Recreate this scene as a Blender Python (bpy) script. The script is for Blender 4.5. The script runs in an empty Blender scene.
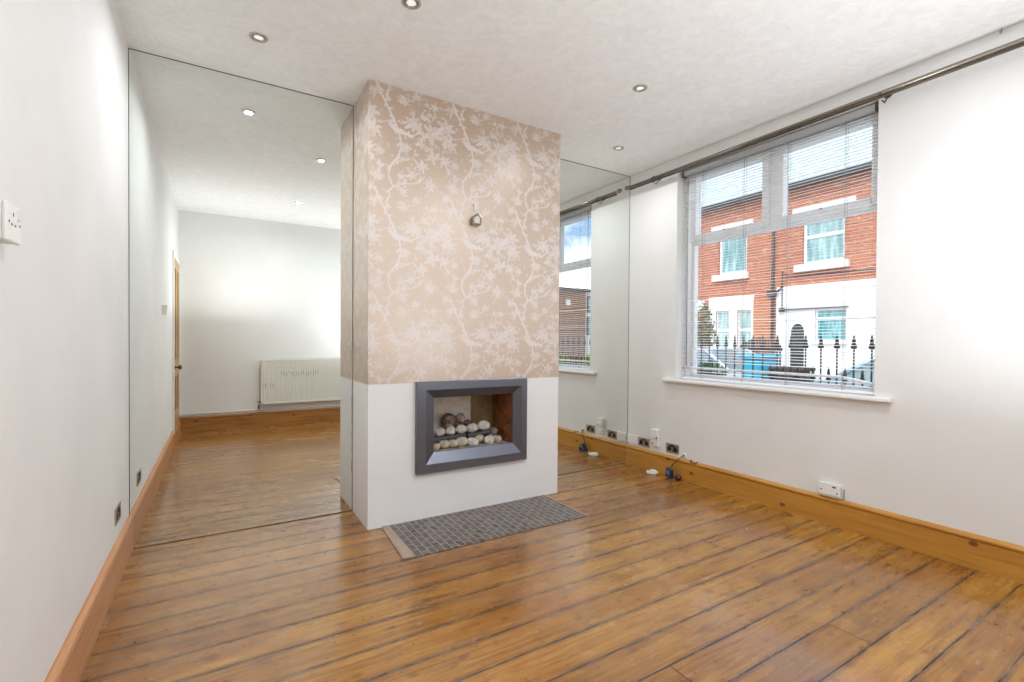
import bpy, bmesh, math, random
import numpy as np
from mathutils import Vector, Matrix, noise as mnoise

random.seed(7)
SC = bpy.context.scene
COL = SC.collection
PI = math.pi

# ------------------------------------------------------------------ room numbers (metres)
xL, xR, yM, yB, H = -0.442, 3.516, 3.591, -0.536, 2.9
c0, c1, yF = 0.814, 2.329, 3.172
CAM_H = 1.2303

# ------------------------------------------------------------------ materials
def mat(name, color=(.8, .8, .8), rough=.5, metal=0., spec=.5, coat=0., coat_rough=.1, emit=None):
    m = bpy.data.materials.new(name)
    m.use_nodes = True
    b = m.node_tree.nodes['Principled BSDF']
    b.inputs['Base Color'].default_value = (*color, 1)
    b.inputs['Roughness'].default_value = rough
    b.inputs['Metallic'].default_value = metal
    b.inputs['Specular IOR Level'].default_value = spec
    b.inputs['Coat Weight'].default_value = coat
    b.inputs['Coat Roughness'].default_value = coat_rough
    if emit:
        b.inputs['Emission Color'].default_value = (*emit[0], 1)
        b.inputs['Emission Strength'].default_value = emit[1]
    return m

class NT:
    """small node-graph writer"""
    def __init__(s, m):
        s.t = m.node_tree; s.n = s.t.nodes; s.l = s.t.links
        s.b = s.n.get('Principled BSDF')
    def new(s, typ, **kw):
        n = s.n.new(typ)
        for k, v in kw.items():
            setattr(n, k, v)
        return n
    def link(s, a, b):
        s.l.new(a, b)
    def val(s, sock, v):
        if isinstance(v, bpy.types.NodeSocket):
            s.l.new(v, sock)
        elif v is not None:
            sock.default_value = v
    def math(s, op, a, b=None, c=None, clamp=False):
        n = s.new('ShaderNodeMath', operation=op, use_clamp=clamp)
        s.val(n.inputs[0], a); s.val(n.inputs[1], b)
        if c is not None: s.val(n.inputs[2], c)
        return n.outputs[0]
    def mix(s, fac, a, b, blend='MIX'):
        n = s.new('ShaderNodeMix', data_type='RGBA', blend_type=blend)
        s.val(n.inputs[0], fac)
        for i, v in ((6, a), (7, b)):
            if isinstance(v, tuple): v = (*v[:3], 1)
            s.val(n.inputs[i], v)
        return n.outputs[2]
    def fmix(s, fac, a, b):
        n = s.new('ShaderNodeMix', data_type='FLOAT')
        s.val(n.inputs[0], fac); s.val(n.inputs[2], a); s.val(n.inputs[3], b)
        return n.outputs[0]
    def ramp(s, fac, stops, interp='LINEAR'):
        n = s.new('ShaderNodeValToRGB')
        n.color_ramp.interpolation = interp
        e = n.color_ramp.elements
        while len(e) < len(stops): e.new(.5)
        for k, (p, c) in enumerate(stops):
            e[k].position = p
            e[k].color = (*c, 1) if isinstance(c, tuple) else (c, c, c, 1)
        s.val(n.inputs[0], fac)
        return n.outputs[0]
    def pos(s):
        return s.new('ShaderNodeNewGeometry').outputs['Position']
    def xyz(s, v):
        n = s.new('ShaderNodeSeparateXYZ'); s.link(v, n.inputs[0]); return n.outputs
    def vec(s, x, y, z):
        n = s.new('ShaderNodeCombineXYZ')
        for i, v in enumerate((x, y, z)): s.val(n.inputs[i], v)
        return n.outputs[0]
    def scale(s, v, sc):
        n = s.new('ShaderNodeVectorMath', operation='MULTIPLY')
        s.link(v, n.inputs[0]); n.inputs[1].default_value = sc
        return n.outputs[0]
    def noise(s, v, scale=5, detail=4, rough=.5, dist=0, out='Fac'):
        n = s.new('ShaderNodeTexNoise')
        if v is not None: s.link(v, n.inputs['Vector'])
        n.inputs['Scale'].default_value = scale; n.inputs['Detail'].default_value = detail
        n.inputs['Roughness'].default_value = rough; n.inputs['Distortion'].default_value = dist
        return n.outputs[out]
    def voro(s, v, scale=5, feature='F1', out='Distance'):
        n = s.new('ShaderNodeTexVoronoi', feature=feature, voronoi_dimensions='2D')
        if v is not None: s.link(v, n.inputs['Vector'])
        n.inputs['Scale'].default_value = scale
        return n.outputs[out]
    def white(s, v):
        n = s.new('ShaderNodeTexWhiteNoise', noise_dimensions='3D'); s.link(v, n.inputs['Vector'])
        return n.outputs
    def bump(s, h, strength=.3, dist=.01):
        n = s.new('ShaderNodeBump'); n.inputs['Strength'].default_value = strength
        n.inputs['Distance'].default_value = dist
        s.val(n.inputs['Height'], h); s.link(n.outputs[0], s.b.inputs['Normal'])
    def color(s, v): s.val(s.b.inputs['Base Color'], v)
    def rough(s, v): s.val(s.b.inputs['Roughness'], v)

def plaster(name, color, bump=.12, blotch=.03):
    m = mat(name, color, .75, spec=.25); g = NT(m); p = g.pos()
    n = g.noise(p, 1.3, 4, .6)
    dk = tuple(c * (1 - 2.2 * blotch) for c in color)
    g.color(g.mix(g.ramp(n, [(.35, 0.), (.65, 1.)]), dk, color))
    g.bump(g.math('ADD', g.noise(p, 60, 4, .6), g.math('MULTIPLY', g.noise(p, 4, 3), 2.)), bump, .006)
    return m

M = {}
M['wall'] = plaster('painted_plaster', (.80, .80, .79))
M['paint'] = plaster('white_paint', (.86, .87, .885), .08, .02)
# embossed ceiling paper
m = mat('ceiling_paper', (.85, .85, .84), .8, spec=.2); g = NT(m); p = g.pos()
swirl = g.noise(p, 9, 5, .65, 1.6)
g.color(g.mix(g.ramp(swirl, [(.35, 0.), (.65, 1.)]), (.80, .80, .79), (.87, .87, .86)))
g.bump(g.math('ADD', swirl, g.math('MULTIPLY', g.noise(p, 45, 3, .6, 1.), .5)), .55, .012)
M['ceiling'] = m

# varnished pine boards, running along x
m = mat('varnished_pine_boards', rough=.3, coat=.0); g = NT(m); p = g.pos(); X, Y, Z = g.xyz(p)
BW = .1731
yy = g.math('DIVIDE', g.math('SUBTRACT', Y, 2.46 - 40 * BW), BW)
row = g.math('FLOOR', yy); fy = g.math('FRACT', yy)
rr = g.white(g.vec(row, 3.1, 0.))['Value'] if False else g.white(g.vec(row, 3.1, 0.))[0]
off = g.math('MULTIPLY', rr, 7.3)
xx = g.math('DIVIDE', g.math('ADD', X, off), 8.5)
colm = g.math('FLOOR', xx); fx = g.math('FRACT', xx)
bid = g.white(g.vec(row, colm, 1.7))
edge_y = g.math('MINIMUM', fy, g.math('SUBTRACT', 1., fy))
edge_x = g.math('MINIMUM', fx, g.math('SUBTRACT', 1., fx))
wob = g.noise(g.vec(g.math('MULTIPLY', X, 6.), row, 0.), 1., 3)
gapw = g.fmix(wob, .008, .028)
gap_y = g.math('LESS_THAN', edge_y, gapw)
gap_x = g.math('LESS_THAN', edge_x, .0003)
gap = g.math('MAXIMUM', gap_y, gap_x)
gv = g.vec(g.math('ADD', g.math('MULTIPLY', X, 1.1), g.math('MULTIPLY', bid[0], 40.)), g.math('MULTIPLY', Y, 20.), g.math('MULTIPLY', row, 3.))
grain = g.noise(gv, 2.2, 6, .62, .9)
fine = g.noise(g.vec(g.math('MULTIPLY', X, 3.), g.math('MULTIPLY', Y, 120.), row), 1.6, 4, .6)
base = g.ramp(grain, [(.28, (.17, .062, .008)), (.42, (.41, .185, .022)), (.57, (.56, .285, .042)), (.76, (.68, .40, .095))])
base = g.mix(g.math('MULTIPLY', fine, .35), base, (.22, .085, .02))
tone = g.mix(bid[0], (.60, .54, .47), (.90, .88, .80))
base = g.mix(1., base, tone, 'MULTIPLY')
# grey wear where the varnish has gone
wear = g.noise(p, 1.1, 5, .65, .4)
wear2 = g.noise(g.scale(p, (1., 3., 1.)), 2.3, 5, .7)
wf = g.ramp(g.math('MULTIPLY', wear, g.math('ADD', wear2, .5)), [(.46, 0.), (.66, 1.)])
base = g.mix(g.math('MULTIPLY', wf, .26), base, (.47, .31, .18))
patch = g.ramp(g.noise(g.scale(p, (1., 1.4, 1.)), 1.2, 4, .6), [(.42, 0.), (.64, 1.)])
base = g.mix(g.math('MULTIPLY', patch, .7), base, g.mix(1., base, (.70, .50, .42), 'MULTIPLY'))
stain = g.ramp(g.noise(g.scale(p, (1., 2.2, 1.)), 3.0, 7, .74), [(.52, 0.), (.70, 1.)])
base = g.mix(g.math('MULTIPLY', stain, .66), base, (.115, .045, .013))
speck = g.ramp(g.noise(g.scale(p, (1., 1.5, 1.)), 15, 4, .65), [(.60, 0.), (.70, 1.)])
base = g.mix(g.math('MULTIPLY', speck, .38), base, (.10, .045, .016))
scr = g.ramp(g.noise(g.scale(p, (2.2, 30., 1.)), 3., 3, .6, 1.2), [(.66, 0.), (.71, 1.)])
base = g.mix(g.math('MULTIPLY', scr, .35), base, (.62, .46, .30))
# dirt hugging the joints
dirt = g.ramp(edge_y, [(.02, 1.), (.13, 0.)])
dirt = g.math('MULTIPLY', dirt, g.ramp(g.noise(g.scale(p, (2., 9., 1.)), 2., 4, .7), [(.34, 0.), (.58, 1.)]))
base = g.mix(g.math('MULTIPLY', dirt, .8), base, (.10, .045, .018))
# knots
kv = g.vec(g.math('ADD', X, g.math('MULTIPLY', rr, 3.)), g.math('MULTIPLY', Y, 1.6), 0.)
kd = g.voro(kv, 2.5)
kn = g.ramp(g.math('ADD', kd, g.math('MULTIPLY', grain, .05)), [(.055, 1.), (.105, .0)])
base = g.mix(g.math('MULTIPLY', kn, g.fmix(g.noise(p, 2.7, 2), .1, .9)), base, (.11, .038, .012))
nail = g.ramp(g.voro(g.vec(X, g.math('MULTIPLY', Y, 1.), 0.), 7.), [(.02, 1.), (.05, 0.)])
base = g.mix(g.math('MULTIPLY', nail, .7), base, (.06, .025, .012))
dust = g.ramp(g.noise(g.vec(g.math('MULTIPLY', X, 3.), row, 5.), 1.3, 4, .7), [(.5, 0.), (.58, 1.)])
gapc = g.mix(g.math('MULTIPLY', dust, .45), (.018, .008, .004), (.42, .33, .25))
base = g.mix(gap, base, gapc)
g.color(base)
rgh = g.fmix(g.noise(g.scale(p, (2., 5., 1.)), 2.5, 5, .65), .10, .34)
g.rough(g.fmix(gap, g.math('ADD', rgh, g.math('MULTIPLY', wf, .12)), .8))
g.b.inputs['IOR'].default_value = 1.55
g.b.inputs['Coat Weight'].default_value = .45; g.b.inputs['Coat IOR'].default_value = 1.55; g.b.inputs['Coat Roughness'].default_value = .13
hgt = g.math('SUBTRACT', g.math('ADD', g.math('MULTIPLY', grain, .25), g.math('MULTIPLY', g.math('SQRT', g.math('MINIMUM', edge_y, .2)), .8)), g.math('MULTIPLY', gap, .6))
g.bump(hgt, .28, .005)
M['floor'] = m

def pine(name, c_dark, c_mid, c_light, axis='x', rough=.38, knots=True):
    m = mat(name, c_mid, rough); g = NT(m); p = g.pos(); X, Y, Z = g.xyz(p)
    s = {'x': (.9, 14., 14.), 'y': (14., .9, 14.), 'z': (14., 14., .9)}[axis]
    n = g.noise(g.scale(p, s), 2.0, 5, .6, .7)
    c = g.ramp(n, [(.28, c_dark), (.5, c_mid), (.75, c_light)])
    if knots:
        kv = {'x': g.vec(X, g.math('MULTIPLY', Z, 1.5), 0.), 'y': g.vec(Y, g.math('MULTIPLY', Z, 1.5), 0.), 'z': g.vec(Y, Z, 0.)}[axis]
        kn = g.ramp(g.math('ADD', g.voro(kv, 2.3), g.math('MULTIPLY', n, .02)), [(.045, 1.), (.065, 0.)])
        c = g.mix(g.math('MULTIPLY', kn, .85), c, (.10, .028, .008))
    g.color(c); g.bump(n, .08, .003)
    return m
M['skirt_right'] = pine('golden_pine_along_y', (.38, .16, .022), (.50, .23, .035), (.57, .29, .06), 'y')
M['skirt_left'] = pine('reddish_pine_along_y', (.40, .16, .055), (.52, .24, .095), (.58, .30, .14), 'y', knots=False)
M['skirt_back'] = pine('brown_pine_along_x', (.22, .08, .018), (.36, .15, .032), (.44, .20, .05), 'x')
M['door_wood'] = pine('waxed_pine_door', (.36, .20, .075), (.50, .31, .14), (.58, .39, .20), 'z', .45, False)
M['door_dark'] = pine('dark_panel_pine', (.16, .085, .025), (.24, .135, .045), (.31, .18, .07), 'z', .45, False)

M['upvc'] = mat('white_upvc', (.86, .87, .88), .28)
M['gloss_white'] = mat('gloss_white_paint', (.84, .835, .82), .3)
M['slat'] = mat('white_aluminium_slat', (.88, .88, .88), .35)
M['rail_grey'] = mat('grey_painted_steel', (.42, .42, .42), .4)
M['cord'] = mat('grey_cord', (.30, .29, .28), .8)
M['plastic'] = mat('white_plastic', (.82, .82, .79), .35)
M['old_plastic'] = mat('aged_white_plastic', (.76, .76, .70), .45)
M['dark'] = mat('black_plastic', (.015, .014, .013), .4)
M['steel'] = mat('brushed_steel', (.50, .47, .42), .32, 1.)
M['nickel'] = mat('antique_nickel', (.30, .265, .22), .30, 1.)
M['nickel_dark'] = mat('dark_bronze', (.11, .085, .06), .4, .8)
M['chrome'] = mat('satin_chrome', (.62, .61, .58), .22, 1.)
M['black_ring'] = mat('dark_ring', (.05, .05, .045), .4)
M['lamp'] = mat('frosted_lamp_face', (.8, .8, .78), .3, emit=((1., .97, .92), .35))
M['blue'] = mat('navy_plastic', (.022, .06, .13), .35)
M['red'] = mat('red_plastic', (.42, .035, .02), .35)
M['white_flex'] = mat('white_cable', (.80, .78, .74), .5)
M['iron'] = mat('black_painted_iron', (.012, .012, .013), .45)

# mirror glass
m = mat('mirror_silver', (.845, .875, .845), .0, 1.)
M['mirror'] = m
M['mirror_edge'] = mat('mirror_edge', (.10, .11, .10), .5)

# clear pane: thin glass
def glass(name, tint=(.96, .98, .97), refl=1.0):
    m = bpy.data.materials.new(name); m.use_nodes = True
    t = m.node_tree; t.nodes.clear()
    o = t.nodes.new('ShaderNodeOutputMaterial'); mx = t.nodes.new('ShaderNodeMixShader')
    tr = t.nodes.new('ShaderNodeBsdfTransparent'); gl = t.nodes.new('ShaderNodeBsdfGlossy')
    fr = t.nodes.new('ShaderNodeFresnel'); fr.inputs['IOR'].default_value = 1.45
    tr.inputs[0].default_value = (*tint, 1); gl.inputs[0].default_value = (refl, refl, refl, 1)
    gl.inputs['Roughness'].default_value = 0.
    ge = t.nodes.new('ShaderNodeNewGeometry'); mm_ = t.nodes.new('ShaderNodeMath'); mm_.operation = 'SUBTRACT'; mm_.inputs[0].default_value = 1.
    ml = t.nodes.new('ShaderNodeMath'); ml.operation = 'MULTIPLY'
    t.links.new(ge.outputs['Backfacing'], mm_.inputs[1]); t.links.new(mm_.outputs[0], ml.inputs[0]); t.links.new(fr.outputs[0], ml.inputs[1])
    t.links.new(ml.outputs[0], mx.inputs[0]); t.links.new(tr.outputs[0], mx.inputs[1])
    t.links.new(gl.outputs[0], mx.inputs[2]); t.links.new(mx.outputs[0], o.inputs[0])
    return m
M['glass'] = glass('window_glass')

# wallpaper: satin ground, pale printed pattern read from a vertex attribute
def wallpaper(name, ground, motif, metal):
    m = mat(name, ground, .4); g = NT(m)
    a = g.new('ShaderNodeAttribute', attribute_name='motif').outputs['Fac']
    p = g.pos()
    gn = g.noise(g.scale(p, (1., 1., 1.)), 90, 2, .5)
    gr = g.mix(gn, tuple(c * .93 for c in ground), tuple(min(1, c * 1.05) for c in ground))
    g.color(g.mix(a, gr, motif))
    g.val(g.b.inputs['Metallic'], g.fmix(a, metal, .12))
    g.rough(g.fmix(a, .38, .5))
    g.bump(gn, .05, .002)
    g.val(g.b.inputs['Coat Weight'], g.fmix(a, 1., .35)); g.b.inputs['Coat IOR'].default_value = 2.7; g.b.inputs['Coat Roughness'].default_value = .36
    return m
M['paper'] = wallpaper('satin_floral_wallpaper', (.50, .345, .225), (.71, .645, .61), .24)

# slate mosaic
m = mat('slate_mosaic', rough=.3); g = NT(m); p = g.pos(); X, Y, Z = g.xyz(p)
bt = g.new('ShaderNodeTexBrick'); g.link(g.vec(g.math('MULTIPLY', Y, 1.), X, 0.), bt.inputs['Vector'])
bt.inputs['Scale'].default_value = 1.; bt.inputs['Brick Width'].default_value = .085; bt.inputs['Row Height'].default_value = .045
bt.inputs['Mortar Size'].default_value = .0022; bt.inputs['Mortar Smooth'].default_value = .1; bt.inputs['Bias'].default_value = 0.
bt.offset = .5
bt.inputs['Color1'].default_value = (.115, .10, .095, 1); bt.inputs['Color2'].default_value = (.045, .042, .046, 1)
bt.inputs['Mortar'].default_value = (.26, .225, .19, 1)
c = g.mix(g.ramp(g.noise(p, 26, 3, .7), [(.45, 0.), (.62, 1.)]), bt.outputs['Color'], (.12, .065, .045), 'MIX')
c = g.mix(g.math('MULTIPLY', g.ramp(g.noise(p, 33, 2), [(.55, 0.), (.7, 1.)]), .5), c, (.27, .25, .24))
c = g.mix(bt.outputs['Fac'], c, (.34, .30, .25))
g.color(c); g.rough(g.fmix(bt.outputs['Fac'], .24, .6)); g.bump(g.math('MULTIPLY', bt.outputs['Fac'], -1.), .5, .003)
M['mosaic'] = m
M['trim_wood'] = pine('worn_grey_wood', (.20, .14, .09), (.34, .26, .19), (.42, .34, .26), 'y', .5, False)

# fireplace
m = mat('brushed_gunmetal', (.175, .185, .225), .33, .85); g = NT(m); p = g.pos()
g.rough(g.fmix(g.noise(g.scale(p, (3., 3., 3.)), 6, 5, .7), .26, .46)); M['gunmetal'] = m
m = mat('cream_fire_board', (.62, .55, .46), .85); g = NT(m); p = g.pos()
n = g.noise(p, 9, 6, .7)
c = g.ramp(n, [(.3, (.58, .50, .41)), (.5, (.78, .73, .66)), (.7, (.86, .83, .78))])
sx = g.ramp(g.noise(p, 28, 4, .7), [(.58, 0.), (.68, 1.)])
g.color(g.mix(g.math('MULTIPLY', sx, .6), c, (.33, .21, .12))); g.bump(n, .4, .01); M['fireboard'] = m
m = mat('sooty_brown_lining', (.22, .15, .07), .8); g = NT(m); p = g.pos()
n = g.noise(p, 7, 6, .75)
g.color(g.ramp(n, [(.3, (.12, .075, .03)), (.5, (.27, .18, .085)), (.72, (.40, .30, .17))])); g.bump(n, .4, .01); M['lining'] = m
m = mat('rusted_lining', (.25, .09, .03), .8); g = NT(m); p = g.pos()
n = g.noise(p, 11, 6, .78, .6)
g.color(g.ramp(n, [(.32, (.035, .015, .008)), (.48, (.22, .07, .018)), (.62, (.36, .13, .035)), (.75, (.50, .26, .12))])); g.bump(n, .6, .012); M['rust'] = m
m = mat('ash_bed', (.40, .34, .28), .9); g = NT(m); p = g.pos()
n = g.noise(p, 24, 5, .7)
g.color(g.ramp(n, [(.35, (.20, .15, .11)), (.55, (.46, .39, .32)), (.7, (.60, .54, .46))])); g.bump(n, .5, .01); M['ash'] = m
M['bar_grey'] = mat('dark_grey_bar', (.075, .08, .09), .55)
def pebble_mat(name, a, b, spot):
    m = mat(name, a, .65); g = NT(m)
    oc = g.new('ShaderNodeTexCoord').outputs['Object']
    n = g.noise(oc, 26, 4, .65)
    c = g.ramp(n, [(.40, b), (.58, a)])
    s = g.ramp(g.noise(oc, 60, 3, .7), [(.60, 0.), (.70, 1.)])
    g.color(g.mix(g.math('MULTIPLY', s, .6), c, spot)); g.bump(n, .15, .004)
    return m
M['peb_white'] = pebble_mat('white_pebble', (.70, .67, .62), (.48, .44, .40), (.25, .21, .18))
M['peb_cream'] = pebble_mat('cream_pebble', (.62, .54, .42), (.42, .34, .25), (.20, .14, .09))
M['peb_grey'] = pebble_mat('grey_brown_pebble', (.42, .36, .31), (.24, .19, .155), (.10, .07, .05))
M['peb_dark'] = pebble_mat('scorched_pebble', (.25, .17, .12), (.09, .055, .04), (.03, .02, .015))
# radiator
M['radiator'] = mat('cream_enamel', (.74, .74, .68), .32)

# outside
m = mat('red_brick', rough=.85); g = NT(m); p = g.pos(); X, Y, Z = g.xyz(p)
def brick_nodes(g, horiz, Z, c1_, c2_, mort):
    bt = g.new('ShaderNodeTexBrick'); g.link(g.vec(horiz, Z, 0.), bt.inputs['Vector'])
    bt.inputs['Scale'].default_value = 1.; bt.inputs['Brick Width'].default_value = .225; bt.inputs['Row Height'].default_value = .075
    bt.inputs['Mortar Size'].default_value = .006; bt.offset = .5; bt.inputs['Bias'].default_value = 0.
    bt.inputs['Color1'].default_value = (*c1_, 1); bt.inputs['Color2'].default_value = (*c2_, 1); bt.inputs['Mortar'].default_value = (*mort, 1)
    return bt
bt = brick_nodes(g, Y, Z, (.50, .125, .045), (.37, .09, .034), (.55, .42, .33))
c = g.mix(g.math('MULTIPLY', g.ramp(g.noise(g.scale(p, (1., 4.4, 13.)), 1., 2), [(.58, 0.), (.66, 1.)]), .7), bt.outputs['Color'], (.62, .36, .22))
g.color(c); g.bump(bt.outputs['Fac'], .2, .01); M['brick'] = m
m = mat('orange_brick', rough=.85); g = NT(m); p = g.pos(); X, Y, Z = g.xyz(p)
bt = brick_nodes(g, Y, Z, (.54, .18, .065), (.45, .135, .05), (.60, .40, .27))
g.color(bt.outputs['Color']); M['brick_orange'] = m
m = mat('brown_brick', rough=.85); g = NT(m); p = g.pos(); X, Y, Z = g.xyz(p)
bt = brick_nodes(g, g.math('ADD', X, Y), Z, (.30, .115, .05), (.21, .085, .04), (.30, .19, .12)); g.color(bt.outputs['Color']); M['brick_brown'] = m
M['render_white'] = plaster('white_masonry_paint', (.85, .85, .85), .1, .01)
M['stone'] = mat('painted_stone', (.83, .81, .78), .7)
m = mat('grey_slates', rough=.55); g = NT(m); p = g.pos(); X, Y, Z = g.xyz(p)
bt = g.new('ShaderNodeTexBrick'); g.link(g.vec(Y, Z, 0.), bt.inputs['Vector']); bt.inputs['Scale'].default_value = 1.
bt.inputs['Brick Width'].default_value = .3; bt.inputs['Row Height'].default_value = .16; bt.inputs['Mortar Size'].default_value = .006
bt.inputs['Color1'].default_value = (.52, .60, .60, 1); bt.inputs['Color2'].default_value = (.43, .50, .51, 1); bt.inputs['Mortar'].default_value = (.2, .23, .24, 1)
g.color(bt.outputs['Color']); M['slate'] = m
M['gutter'] = mat('dark_gutter', (.045, .045, .048), .5)
m = mat('house_window_glass', (.30, .46, .45), .06, spec=.9); g = NT(m); p = g.pos()
n = g.noise(g.scale(p, (1., 7., .8)), 1.2, 3)
g.color(g.ramp(n, [(.35, (.16, .30, .31)), (.55, (.32, .50, .49)), (.7, (.55, .70, .68))])); M['house_glass'] = m
m = mat('teal_curtained_glass', (.10, .34, .37), .08, spec=.9); g = NT(m); p = g.pos()
n = g.noise(g.scale(p, (1., 9., 1.2)), 1.2, 3, .5, .8)
g.color(g.ramp(n, [(.35, (.035, .20, .23)), (.55, (.10, .36, .40)), (.7, (.35, .62, .64))])); M['teal_glass'] = m
M['asphalt'] = mat('asphalt', (.22, .22, .23), .9)
M['paving'] = mat('concrete_paving', (.56, .54, .51), .9)
M['dark_door'] = mat('dark_green_paint', (.03, .04, .035), .4)
M['gate_wood'] = mat('dark_stained_wood', (.06, .04, .028), .7)
def leafmat(name, a, b):
    m = mat(name, a, .55); g = NT(m)
    g.color(g.mix(g.white(g.scale(g.pos(), (37., 41., 29.)))[0] if False else g.noise(g.pos(), 13, 2), a, b)); return m
M['leaf_dark'] = leafmat('dark_leaves', (.025, .06, .02), (.11, .17, .06))
M['leaf_green'] = leafmat('mixed_leaves', (.06, .10, .04), (.30, .27, .13))
M['leaf_yellow'] = leafmat('yellow_green_leaves', (.45, .42, .04), (.20, .28, .05))
M['bark'] = mat('bark', (.10, .07, .05), .9)
M['car_silver'] = mat('silver_car_paint', (.55, .60, .63), .25, .3, coat=.6)
M['car_blue'] = mat('pale_blue_car_paint', (.42, .58, .66), .25, .3, coat=.6)
M['car_glass'] = mat('car_glass', (.20, .27, .30), .05, spec=.9)
M['tyre'] = mat('rubber', (.02, .02, .02), .8)
M['alloy'] = mat('alloy_wheel', (.5, .5, .5), .3, .9)
M['headlamp'] = mat('headlamp_glass', (.75, .78, .8), .1)
M['tail'] = mat('tail_lamp', (.45, .02, .02), .2)
M['bin_blue'] = mat('bright_blue_plastic', (.02, .38, .55), .45)

# ------------------------------------------------------------------ mesh writer
class MB:
    def __init__(s): s.v = []; s.f = []; s.mi = []; s.smooth = []
    def add(s, vs, fs, mi=0, sm=False):
        k = len(s.v); s.v += [tuple(v) for v in vs]
        for f in fs:
            s.f.append(tuple(i + k for i in f)); s.mi.append(mi); s.smooth.append(sm)
        return s
    def box(s, x0, x1, y0, y1, z0, z1, mi=0):
        v = [(x, y, z) for x in (x0, x1) for y in (y0, y1) for z in (z0, z1)]
        return s.add(v, [(0, 1, 3, 2), (4, 6, 7, 5), (0, 4, 5, 1), (2, 3, 7, 6), (0, 2, 6, 4), (1, 5, 7, 3)], mi)
    def bbox(s, x0, x1, y0, y1, z0, z1, b=.004, mi=0, seg=2):
        bm = bmesh.new(); bmesh.ops.create_cube(bm, size=1)
        for v in bm.verts:
            v.co = Vector((x0 + (v.co.x + .5) * (x1 - x0), y0 + (v.co.y + .5) * (y1 - y0), z0 + (v.co.z + .5) * (z1 - z0)))
        bmesh.ops.bevel(bm, geom=bm.edges[:], offset=b, segments=seg, affect='EDGES', profile=.5)
        return s.frombm(bm, mi)
    def frombm(s, bm, mi=0, sm=False, mtx=None):
        bm.verts.index_update()
        v = [(mtx @ x.co if mtx else x.co)[:] for x in bm.verts]
        f = [[y.index for y in x.verts] for x in bm.faces]
        bm.free()
        return s.add(v, f, mi, sm)
    def prism(s, poly, axis, a, b, mi=0, sm=False):
        """poly: 2-D outline in the two other axes (in xyz order), extruded along axis from a to b"""
        n = len(poly)
        def P(u, w, t):
            return {'x': (t, u, w), 'y': (u, t, w), 'z': (u, w, t)}[axis]
        v = [P(u, w, a) for u, w in poly] + [P(u, w, b) for u, w in poly]
        area = sum(poly[i][0] * poly[(i + 1) % n][1] - poly[(i + 1) % n][0] * poly[i][1] for i in range(n))
        fl = (area > 0) ^ (b < a) ^ (axis == 'y')
        sides = [(i, (i + 1) % n, n + (i + 1) % n, n + i) for i in range(n)]
        caps = [tuple(range(n - 1, -1, -1)), tuple(range(n, 2 * n))]
        if not fl:
            sides = [f[::-1] for f in sides]; caps = [f[::-1] for f in caps]
        s.add(v, sides, mi, sm)
        k = len(s.v) - 2 * n
        for c in caps:
            s.f.append(tuple(i + k for i in c)); s.mi.append(mi); s.smooth.append(False)
        return s
    def tube(s, pts, r, seg=10, mi=0, cap=True, sm=True):
        pts = [Vector(p) for p in pts]; n = len(pts)
        rs = r if isinstance(r, (list, tuple)) else [r] * n
        v = []; ref = None
        for i, p in enumerate(pts):
            t = (pts[min(i + 1, n - 1)] - pts[max(i - 1, 0)]).normalized()
            if ref is None:
                ref = Vector((0, 0, 1)) if abs(t.z) < .9 else Vector((1, 0, 0))
            a = (ref - t * ref.dot(t)).normalized(); ref = a
            b = t.cross(a)
            for k in range(seg):
                an = 2 * PI * k / seg
                v.append(p + (a * math.cos(an) + b * math.sin(an)) * rs[i])
        f = []
        for i in range(n - 1):
            for k in range(seg):
                k2 = (k + 1) % seg
                f.append((i * seg + k, i * seg + k2, (i + 1) * seg + k2, (i + 1) * seg + k))
        s.add(v, f, mi, sm)
        if cap:
            k0 = len(s.v) - n * seg
            s.f.append(tuple(k0 + k for k in range(seg - 1, -1, -1))); s.mi.append(mi); s.smooth.append(False)
            s.f.append(tuple(k0 + (n - 1) * seg + k for k in range(seg))); s.mi.append(mi); s.smooth.append(False)
        return s
    def lathe(s, prof, center, axis='z', seg=24, mi=0, sm=True, flip=False):
        cx, cy, cz = center; v = []
        for r, h in prof:
            for k in range(seg):
                a = 2 * PI * k / seg; u, w = r * math.cos(a), r * math.sin(a)
                v.append({'z': (cx + u, cy + w, cz + h), 'x': (cx + h, cy + u, cz + w), 'y': (cx + w, cy + h, cz + u)}[axis])
        f = []
        for i in range(len(prof) - 1):
            for k in range(seg):
                k2 = (k + 1) % seg
                q = (i * seg + k, i * seg + k2, (i + 1) * seg + k2, (i + 1) * seg + k)
                f.append(q[::-1] if flip else q)
        return s.add(v, f, mi, sm)
    def ellipsoid(s, c, r, rot=None, seed=0, amp=.0, sub=3, mi=0):
        bm = bmesh.new(); bmesh.ops.create_icosphere(bm, subdivisions=sub, radius=1)
        for v in bm.verts:
            d = 1 + amp * mnoise.noise(v.co * 1.3 + Vector((seed * 3.7, seed * 1.9, seed)))
            v.co = Vector((v.co.x * r[0], v.co.y * r[1], v.co.z * r[2])) * d
            if rot: v.co.rotate(rot)
            v.co += Vector(c)
        return s.frombm(bm, mi, True)
    def sheet(s, p00, p10, p11, p01, mi=0):
        return s.add([p00, p10, p11, p01], [(0, 1, 2, 3)], mi)

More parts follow.
